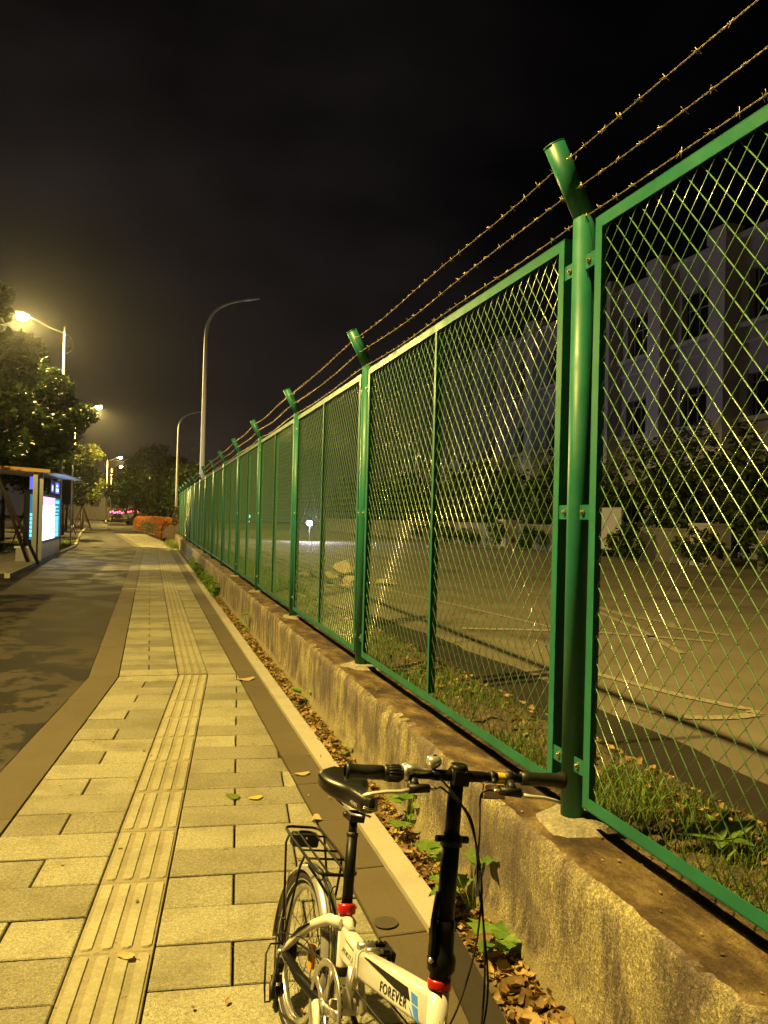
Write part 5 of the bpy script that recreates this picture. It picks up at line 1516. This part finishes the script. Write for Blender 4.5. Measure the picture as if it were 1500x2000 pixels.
# ------------------------------------------------------------------ far end: stall with red lamps, cars
t = empty('roadside_stall', (-4.6, 158, 0), label='distant stall roof strung with red lamps at the end of the road', cat='stall')
b = MB(); b.b2((-2.2, 0, 1.95), (2.4, 3, 2.15)); b.build('canopy', 'darkmetal', t)
b = MB()
for x in (-2.1, 2.3): b.tube([(x, .1, 0), (x, .1, 1.95)], .05, n=6)
b.build('posts', 'polegrey', t)
for k in range(14):
    x = -2.6 + k * .40; z = 1.78 + .14 * math.sin(k * 2.1) + .2 * (k > 6)
    MB().lathe([(0, -.1), (.09, -.06), (.14 if k < 8 else .22, 0), (.07, .08), (0, .1)], (x, -.05, z), n=8).build('red_lamp', 'lamp_red', t)
pbox('lit_side', (1.3, .5, .1), (2.0, .6, 1.2), 'screen_teal', t)
t = empty('far_building', (-7, 186, 0), label='dim grey low building behind the stall with red lamps', cat='building')
MB().b2((-16, 0, 0), (9, 8, 5.2)).build('wall', 'lotwall', t)
MB().b2((-16.3, -.3, 5.2), (9.3, 8.3, 5.6)).build('roof', 'darkmetal', t)
for k in range(8): pbox('window', (-14.6 + k * 3, -.06, 2.9), (-12.9 + k * 3, -.01, 4.4), 'glassdark', t)
def far_car(x, y, rz, mat, label, lights=None):
    t = empty('parked_car', (x, y, 0), label=label, cat='car', group='distant cars'); t.rotation_euler = (0, 0, rz)
    b = MB(); rounded_bar(b, [((0, -2.15, .62), (1, 0, 0), (0, 0, 1), 1.5, .45), ((0, -1.9, .68), (1, 0, 0), (0, 0, 1), 1.72, .72), ((0, 0, .70), (1, 0, 0), (0, 0, 1), 1.78, .78), ((0, 1.7, .66), (1, 0, 0), (0, 0, 1), 1.7, .66), ((0, 2.15, .58), (1, 0, 0), (0, 0, 1), 1.45, .42)], .3, 4)
    body = b.build('body', mat, t)
    b = MB(); rounded_bar(b, [((0, -1.75, 1.05), (1, 0, 0), (0, 0, 1), 1.5, .06), ((0, -1.25, 1.25), (1, 0, 0), (0, 0, 1), 1.4, .48), ((0, .3, 1.26), (1, 0, 0), (0, 0, 1), 1.4, .5), ((0, 1.05, 1.03), (1, 0, 0), (0, 0, 1), 1.5, .06)], .3, 4)
    b.build('cabin', 'glassdark', t)
    for sx_ in (-.8, .8):
        for sy_ in (-1.35, 1.35):
            MB().torus((sx_, sy_, .32), .22, .10, (1, 0, 0), 16, 8).lathe([(0, -.05), (.2, -.05), (.2, .05), (0, .05)], (sx_, sy_, .32), (1, 0, 0), 12).build('wheel', 'rubber', t)
    for sx_ in (-.6, .6):
        MB().box((sx_, -2.13, .74), (.3, .12, .14)).build('headlight', lights if lights else 'clearref', t)
    return t
far_car(-5.6, 146, 0.1, 'cardark', 'dark car parked before the stall with red lamps')
far_car(-1.4, 116, 1.3, 'carwhite', 'pale car half hidden behind the orange hedge')
far_car(-12.2, 96, 0.0, 'cardark', 'dark car on the road behind the staked trees', 'lamp_white')
lc = empty('flood_lamp', (8.75, 45, .3), label='small white flood lamp shining low in the lot through the third panel', cat='flood lamp')
MB().tube([(0, 0.06, 0), (0, 0.06, 1.0)], .03, n=8).build('stand', 'darkmetal', lc)
MB().b2((-.16, .0, .92), (.16, .12, 1.2)).build('housing', 'darkmetal', lc)
MB().lathe([(0, .03), (.10, .02), (.14, 0)], (0, -.002, 1.06), (0, -1, 0), 14).build('lit_lens', 'lamp_white', lc)
lamp_light(lc, (0, -.35, 1.12), 1000.0, (0.80, 0.76, 1.0), 0.08, False)
t = empty('signal_post', (7.0, 60, .3), label='small green and blue signal light beyond the fence', cat='signal')
MB().tube([(0, 0, 0), (0, 0, 1.5)], .04, n=8).build('pole', 'darkmetal', t)
b = MB(); b.b2((-.15, -.1, .75), (.15, .1, 1.6)); b.build('housing', 'darkmetal', t)
MB().lathe([(0, .03), (.12, .02), (.14, 0)], (0, -.1, 1.38), (0, -1, 0), 12).build('green_lens', 'lamp_green', t)
MB().lathe([(0, .03), (.09, .02), (.10, 0)], (0, -.1, .98), (0, -1, 0), 12).build('blue_lens', 'lamp_blue', t)

# ------------------------------------------------------------------ the pale building beyond the lot
bd_ = empty('pale_building', (26, 60, .3), label='long pale three storey building with square pillars behind the lot', cat='building')
BY0, BY1 = 22.0, 98.0
def bb(y0, y1, z0, z1, x0=0.0, x1=.4): return ((x0, y0 - 60, z0 - .3), (x1, y1 - 60, z1 - .3))
w_ = MB()
levels = [(0.3, 1.9), (4.1, 6.7), (9.0, 11.2), (14.0, 15.5)]
for z0, z1 in levels: w_.b2(*bb(BY0, BY1, z0, z1, 0.9, 1.3))
w_.b2(*bb(BY0, BY1, .3, 15.4, 1.7, 2.0))
wl_ = w_.build('wall', 'facade2', bd_)
for z in (6.72, 11.22):
    MB().b2(*bb(BY0, BY1, z, z + .22, 0.55, 1.3)).build('ledge', 'facade', bd_)
    MB().b2(*bb(BY0, BY1, z - .75, z - .62, 0.80, .9)).build('band', 'facade', bd_)
MB().b2(*bb(BY0, BY1, 15.5, 15.75, .5, 1.3)).build('cornice', 'facade', bd_)
y = BY0
k = 0
pm_ = MB(); pm_.b2((0, 0, 0), (.95, 1.15, 15.55)); pmm = pm_.mesh('pillar', 'facade')
cm_ = MB(); cm_.b2((-.08, -.12, 15.25), (.95, 1.27, 15.95)); cmm = cm_.mesh('pillar_cap', 'facade')
wm1 = MB(); wm1.b2((1.25, 0, 0), (1.32, 3.2, 2.6)); wmm = wm1.mesh('window', 'glassdark')
fm = MB()
for q in (0, .8, 1.6, 2.4, 3.2): fm.b2((1.20, q - .03, 0), (1.25, q + .03, 2.6))
fm.b2((1.20, 0, 1.7), (1.25, 3.2, 1.76)); fmm = fm.mesh('window_frame', 'facade2')
pier = MB(); pier.b2((.88, 0, 0), (1.28, .55, 2.6)); prm = pier.mesh('pier', 'facade2')
while y < BY1 - 4:
    p = link('pillar', pmm, bd_); p.location = (0, y - 60, 0)
    c_ = link('pillar_cap', cmm, p)
    for z0 in (1.9, 6.9, 11.4):
        o = link('window', wmm, bd_); o.location = (0, y + 1.75 - 60, z0 - .3); link('window_frame', fmm, o)
        for off in (1.17, 4.40): o2 = link('pier', prm, bd_); o2.location = (0, y + off - 60, z0 - .3)
    y += 5.0; k += 1
# lot boundary wall, posts and boards
lw = empty('lot_wall', (19.4, 50, .3), label='low grey wall along the far side of the lot', cat='wall')
for (y0, y1) in ((14, 22), (25.6, 28.6), (32.4, 40.0), (42.2, 62), (62.2, 95)):
    MB().b2((0, y0 - 50, 0), (.25, y1 - 50, 1.25)).build('wall_length', 'lotwall', lw)
    MB().b2((-.06, y0 - 50, 1.25), (.31, y1 - 50, 1.34)).build('coping', 'lotwall', lw)
for y_ in (24.0, 41.0):
    t = empty('gate_pier', (19.1, y_, .3), label='pale gate pier with a faded notice, ' + ('right of the two on the lot wall' if y_ < 30 else 'left of the two on the lot wall'), cat='pier', group='gate piers across the lot')
    MB().b2((0, 0, 0), (.9, 1.1, 1.45)).build('shaft', 'board', t)
    MB().b2((-.05, -.05, 1.45), (.95, 1.15, 1.55)).build('cap', 'board', t)
    b = MB(); b.lathe([(0, .004), (.16, .004), (.16, 0)], (0.42, -.001, .42), (0, -1, 0), 12); b.build('round_mark', 'red_faded' if 'red_faded' in M else 'bark', t)
for y_, w2, lab in ((29.3, 1.75, 'larger white board standing before the lot wall'), (31.25, .75, 'narrow white board beside the larger one before the lot wall')):
    t = empty('white_board', (18.9, y_, .3), label=lab, cat='board', group='white boards before the lot wall')
    MB().b2((0, 0, .35), (.05, w2, 2.15)).build('sheet', 'board', t)
    for q in (.1, w2 - .15): MB().b2((.055, q, 0), (.10, q + .05, 2.0)).build('leg', 'darkmetal', t)
MB().b2((13.8, 38.8, .3), (19, 39.1, .42)).build('lot_kerb', 'kerb', **KIND)

# ------------------------------------------------------------------ rubble in the lot
def rock(loc, size, seed, label):
    r = np.random.default_rng(seed); bm = bmesh.new()
    bmesh.ops.create_icosphere(bm, subdivisions=2, radius=1)
    cuts = r.normal(0, 1, (9, 3)); cuts /= np.linalg.norm(cuts, axis=1)[:, None]; dd = r.uniform(.62, .95, 9)
    for v in bm.verts:
        p = np.array(v.co)
        for c_, d_ in zip(cuts, dd):
            q = p @ c_
            if q > d_: p = p - c_ * (q - d_)
        v.co = Vector(p * np.array(size)) + Vector(r.normal(0, .012, 3))
    me = bpy.data.meshes.new('rubble_block'); bm.to_mesh(me); bm.free(); me.materials.append(M['rock'])
    o = link('rubble_block', me, None, label=label, cat='rubble', group='broken concrete blocks behind the fence'); o.location = loc; o.rotation_euler = (0, 0, r.uniform(0, 6))
    return o
rock((4.12, 17.0, .60), (.28, .25, .18), 1, 'large broken concrete block on top of the rubble heap behind the fence')
rock((3.66, 16.5, .43), (.13, .15, .14), 2, 'small upright block at the left of the rubble heap')
rock((4.02, 16.1, .40), (.21, .14, .11), 3, 'flat block leaning at the front of the rubble heap')
rock((3.70, 15.6, .325), (.38, .16, .035), 4, 'thin slab lying flat before the rubble heap')
rock((4.85, 16.2, .36), (.26, .20, .08), 5, 'low block lying right of the rubble heap by the post')
rock((4.30, 17.4, .40), (.40, .35, .10), 7, 'broken slab under the large block of the rubble heap')
rock((3.55, 18.4, .35), (.30, .25, .06), 6, 'low broken slabs lying behind the rubble heap, farther left')

# ------------------------------------------------------------------ leaf litter, weeds, grass
def leaf_batch(name, n, fpos, size, mat, tilt, **kw):
    pos, sc = fpos(n)
    # curled leaf: finer grid bent along its length
    tv = []; tfq = []
    L_ = 5
    for i in range(L_ + 1):
        u_ = i / L_; w = .34 * math.sin(PI * min(1, u_ * .92 + .06)) ** .7
        for j, q in enumerate((-1, -.4, .4, 1)):
            jag = 1 + .22 * math.sin(i * 2.3 + j)
            tv.append((q * w * jag, u_ - .5, .22 * (u_ - .5) ** 2 * 1.6 + .16 * abs(q) ** 2 * (1 if i % 2 else .6)))
    for i in range(L_):
        for j in range(3):
            a = i * 4 + j; tfq.append((a, a + 1, a + 5, a + 4))
    v, f = scatter(np.array(tv), np.array(tfq), pos, rand_rot(n, tilt), sc[:, None])
    return link(name, np_mesh(name, v, f, mat, smooth=True), None, **kw)
def gut(n):
    y = 1.6 + (RNG.uniform(0, 1, n) ** 1.9) * 17; near = np.clip((3.1 - y) / 3, 0, 1)
    x0 = 1.275 - np.maximum(0, 3.1 - y) * math.tan(A6); x = x0 + RNG.uniform(0.005, 1, n) ** 0.9 * (1.385 - x0)
    z = .004 + np.abs(RNG.normal(0, .012, n)) + .02 * (x > 1.34)
    return np.stack([x, y, z], -1), RNG.uniform(.020, .060, n) * (1 + .35 * near)
leaf_batch('leaf_litter', 5200, gut, .05, 'dry', .5, kind='stuff')
def gut2(n):
    y = RNG.uniform(1.8, 3.6, n); x0 = 1.29 - np.maximum(0, 3.1 - y) * math.tan(A6); x = x0 + RNG.uniform(.02, .98, n) * (1.36 - x0)
    return np.stack([x, y, .025 + RNG.uniform(0, .02, n)], -1), RNG.uniform(.06, .115, n)
leaf_batch('large_leaf_litter', 64, gut2, .1, 'dry', .45, kind='stuff')
def walltop(n):
    y = 1.2 + RNG.uniform(0, 1, n) ** 1.5 * 12
    return np.stack([RNG.uniform(1.43, 1.70, n), y, np.full(n, .536)], -1), RNG.uniform(.006, .020, n)
leaf_batch('wall_top_litter', 130, walltop, .02, 'dry', .15, kind='stuff')
def path_l(n):
    return np.stack([RNG.uniform(-.5, 1.13, n), 2.4 + RNG.uniform(0, 1, n) ** 1.3 * 14, np.full(n, .009)], -1), RNG.uniform(.008, .026, n)
leaf_batch('pavement_litter', 90, path_l, .02, 'dry', .15, kind='stuff')
def soil_l(n):
    y = 1 + RNG.uniform(0, 1, n) ** 1.4 * 12
    x = RNG.uniform(2.0, 2.6, n); return np.stack([x, y, .50 - .17 * np.clip((x - 2.35) / .35, 0, 1) ** 1.3], -1), RNG.uniform(.02, .06, n)
leaf_batch('verge_litter', 700, soil_l, .02, 'dry', .5, kind='stuff')

def fallen(loc, size, rz, mat, label, notch=0.0, curl=.1):
    b = MB(); N = 12; rim = []
    for i in range(N):
        a = 2 * PI * i / N; rr = size * (.5 + .09 * math.sin(3 * a + .4)) * (1.0 if abs(math.sin(a)) < .8 else .82)
        rim.append(Vector((math.cos(a) * rr, math.sin(a) * rr * .8, .004 + curl * size * abs(math.cos(a)) ** 2 * .6)))
    n = len(b.v); b.v += [(0, 0, .003)] + [tuple(p) for p in rim]
    for i in range(N): b.f.append((n, n + 1 + i, n + 1 + (i + 1) % N)); b.sm.append(True)
    o = b.build('fallen_leaf', mat, None, label=label, cat='leaf', group='fallen leaves on the pavement'); o.location = loc; o.rotation_euler = (0, 0, rz)
    MB().tube([(-size * .5, 0, .006), (-size * .85, size * .1, .004)], .0012, n=4).build('stalk', mat, o)
    return o
fallen((.65, 4.78, .004), .085, .4, 'yellowleaf', 'bright yellow leaf lying flat on the pale tiles', curl=.02)
fallen((.52, 4.83, .004), .11, 2.0, 'grass', 'olive wilted leaf lying left of the bright yellow leaf', curl=.02)
fallen((.93, 4.37, .004), .085, 1.2, 'paleleaf', 'curled tan leaf where pale tiles meet the brown slabs', curl=.25)
fallen((-.04, 3.16, .008), .07, 2.6, 'paleleaf', 'thin curled leaf on the ribbed tile near the bottom', curl=.3)
fallen((.98, 8.25, .004), .20, .3, 'paleleaf', 'pale curled leaf on the dark slabs far up the path', curl=.12)
fallen((1.00, 5.16, .004), .10, .2, 'paleleaf', 'white leaf scrap on the brown slabs beyond the saddle', curl=.05)

def broad_leaf(b, base, d, ln, w, droop, lobes=0, nrm=None):
    """one leaf with a midrib fold; lobed edge when lobes > 0"""
    d = d.normalized(); side = d.cross(Vector((0, 0, 1)));
    if side.length < .1: side = Vector((1, 0, 0))
    side.normalize(); upv = side.cross(d).normalized()
    N = 9; Lp, Rp, Cp = [], [], []
    for i in range(N + 1):
        u_ = i / N; c = base + d * (ln * u_) - Vector((0, 0, droop * ln * u_ * u_))
        ww = w * .5 * math.sin(PI * u_ ** .75) ** .8
        if lobes: ww *= 1 + .55 * (1 if i in (3, 6) else (-.35 if i in (4, 7) else 0))
        Cp.append(c - upv * (.06 * w)); Lp.append(c + side * ww + upv * .05 * w); Rp.append(c - side * ww + upv * .05 * w)
    n = len(b.v); b.v += [tuple(p) for p in Lp + Cp + Rp]; K_ = N + 1
    for i in range(N):
        b.f.append((n + i, n + K_ + i, n + K_ + i + 1, n + i + 1)); b.sm.append(True)
        b.f.append((n + K_ + i, n + 2 * K_ + i, n + 2 * K_ + i + 1, n + K_ + i + 1)); b.sm.append(True)
def weed(loc, n, h, ln, w, label, lobes=0, seed=1, lean_=(-.2, 0), group='weeds along the wall foot', mat='weed'):
    r = random.Random(seed); t = empty('weed_plant', loc, label=label, cat='weed', group=group)
    sb_, lb = MB(), MB()
    for i in range(n):
        a = r.uniform(0, 2 * PI); hh_ = h * r.uniform(.35, 1.0); sp = .32 * hh_
        tip = Vector((math.cos(a) * sp + lean_[0] * hh_, math.sin(a) * sp + lean_[1] * hh_, hh_))
        sb_.tube([(0, 0, 0), tip * .5 + Vector((0, 0, .02)), tip], [.003, .0022, .0014], n=5)
        broad_leaf(lb, tip, Vector((math.cos(a) * .8 + lean_[0], math.sin(a) * .8 + lean_[1], .35)), ln * r.uniform(.7, 1.15), w * r.uniform(.8, 1.1), r.uniform(.15, .5), lobes)
    sb_.build('stem', mat, t); lb.build('foliage', mat, t)
    return t
weed((1.355, 4.02, 0), 6, .24, .13, .12, 'lobed green weed growing beside the wall behind the saddle', 1, 3)
weed((1.345, 3.12, 0), 9, .30, .12, .11, 'tallest lobed weed directly behind the black stem', 1, 4)
weed((1.335, 2.82, 0), 6, .20, .10, .09, 'small bright lobed weed below the tallest one', 1, 5)
weed((1.38, 5.4, 0), 4, .10, .06, .035, 'low weed tuft at the wall foot past the saddle', 0, 6)
weed((1.37, 6.9, 0), 3, .34, .16, .09, 'single broad leaf weed standing tall against the wall', 0, 7)
weed((1.37, 11.2, 0), 5, .30, .15, .10, 'green weed against the wall at the third post', 0, 8)
weed((1.12, 2.10, 0), 5, .10, .09, .06, 'low green weed at the kerb near the bottom edge', 1, 9)
def clump(n):
    y = RNG.uniform(16.5, 27.5, n); return np.stack([RNG.normal(1.335, .035, n), y, np.abs(RNG.normal(.10, .07, n))], -1), RNG.uniform(.06, .14, n)
leaf_batch('weed_clump', 1500, clump, .1, 'weed', .6, kind='stuff')
for (x, y, h, lab, s_) in ((1.9, 9.6, .5, 'upright weed in front of the wire at the second panel', 31), (1.95, 15.5, .9, 'tall climbing weed against the far wire panels', 32), (1.9, 17.3, .8, 'second tall weed against the far wire panels', 33)):
    weed((x, y, .46), 7, h, .16, .07, lab, 0, s_, (0, 0), 'weeds behind the fence')
# broad weed in the grass behind the nearest panel
t = empty('broad_weed', (2.06, 2.48, .47), label='broad leaved weed rising from the grass behind the nearest panel', cat='weed')
b = MB()
for a, e_, ln, w in ((.15, .55, .20, .085), (2.8, .35, .19, .09), (1.5, .9, .14, .05), (-1.2, .4, .13, .06), (3.9, .3, .12, .05), (.8, 1.3, .18, .03)):
    broad_leaf(b, Vector((0, 0, .06)), Vector((math.cos(a), math.sin(a), e_)), ln, w, .25)
b.build('foliage', 'weed', t)
MB().tube([(0, 0, 0), (0, 0, .07)], .006, n=6).build('stem', 'weed', t)

def grass(name, n, fpos, hmin, hmax, w, mat, seed):
    r = np.random.default_rng(seed); base = fpos(r, n)
    h = r.uniform(hmin, hmax, n); a = r.uniform(0, 2 * PI, n); ln = r.uniform(.1, .75, n) * h
    d = np.stack([np.cos(a), np.sin(a), np.zeros(n)], -1); s_ = np.stack([-np.sin(a), np.cos(a), np.zeros(n)], -1)
    Z = np.array([0, 0, 1.0]); ww = w * r.uniform(.6, 1.3, n)
    p0, p1, p2 = base, base + d * (ln * .3)[:, None] + Z * (h * .6)[:, None], base + d * ln[:, None] + Z * (h * r.uniform(.75, 1, n))[:, None]
    V_ = np.stack([p0 - s_ * ww[:, None], p0 + s_ * ww[:, None], p1 + s_ * ww[:, None] * .8, p1 - s_ * ww[:, None] * .8, p2 + s_ * ww[:, None] * .1, p2 - s_ * ww[:, None] * .1], 1)
    f = np.array([(0, 1, 2, 3), (3, 2, 4, 5)])[None] + (np.arange(n) * 6)[:, None, None]
    return link(name, np_mesh(name, V_.reshape(-1, 3), f.reshape(-1, 4), mat), None, kind='stuff')
def patchy(r, n, y0, y1, x0, x1, p=1.4):
    y = y0 + r.uniform(0, 1, n * 3) ** p * (y1 - y0); x = x0 + r.uniform(0, 1, n * 3) ** 1.3 * (x1 - x0)
    k = (np.sin(y * 3.1 + x * 2) + np.sin(y * 7.3 + 1 - x * 5) * .7 + r.normal(0, .9, n * 3)) > -.35
    x, y = x[k][:n], y[k][:n]
    tt = np.clip((x - 1.74) / 1.01, 0, 1)
    return np.stack([x, y, .49 - .03 * tt - .17 * np.clip((tt - .6) / .35, 0, 1) ** 1.3 - .01], -1)
grass('verge_grass', 10000, lambda r, n: patchy(r, n, .3, 14, 1.76, 2.38), .02, .10, .0022, 'grass', 1)
grass('near_verge_grass', 9000, lambda r, n: patchy(r, n, .2, 3.4, 1.76, 2.40, 1.0), .02, .085, .0020, 'grass', 8)
grass('verge_grass_broad', 1800, lambda r, n: patchy(r, n, .6, 9, 1.78, 2.3), .03, .10, .006, 'weed', 2)
grass('verge_grass_far', 7000, lambda r, n: patchy(r, n, 13, 48, 1.76, 2.6, 1.2), .06, .25, .006, 'grass', 3)
grass('kerb_grass', 1300, lambda r, n: np.stack([r.normal(1.35, .04, n), np.where(r.uniform(0, 1, n) < .5, 17 + r.uniform(0, 1, n) * 12, 3 + r.uniform(0, 1, n) * 14), np.zeros(n)], -1), .02, .12, .003, 'grass', 4)
grass('far_kerb_grass', 900, lambda r, n: np.stack([r.normal(1.2, .15, n), r.uniform(40, 50, n), np.zeros(n)], -1), .1, .35, .012, 'grass', 5)
grass('verge_tree_grass', 5000, lambda r, n: np.stack([r.uniform(-6.6, -3.6, n), r.uniform(35, 46, n), np.full(n, .04)], -1), .05, .18, .012, 'grass', 6)

# ------------------------------------------------------------------ damp night air
hm = bpy.data.materials.new('haze'); hm.use_nodes = True
hn = hm.node_tree; hn.nodes.remove(hn.nodes['Principled BSDF'])
pv = hn.nodes.new('ShaderNodeVolumePrincipled'); pv.inputs['Color'].default_value = (0.85, 0.87, 0.9, 1); pv.inputs['Density'].default_value = 0.0003; pv.inputs['Anisotropy'].default_value = 0.90
hn.links.new(pv.outputs[0], hn.nodes['Material Output'].inputs['Volume'])
M['haze'] = hm
MB().b2((-242, -62, -1.4), (242, 332, 18.5)).build('haze', 'haze', None, kind='stuff')
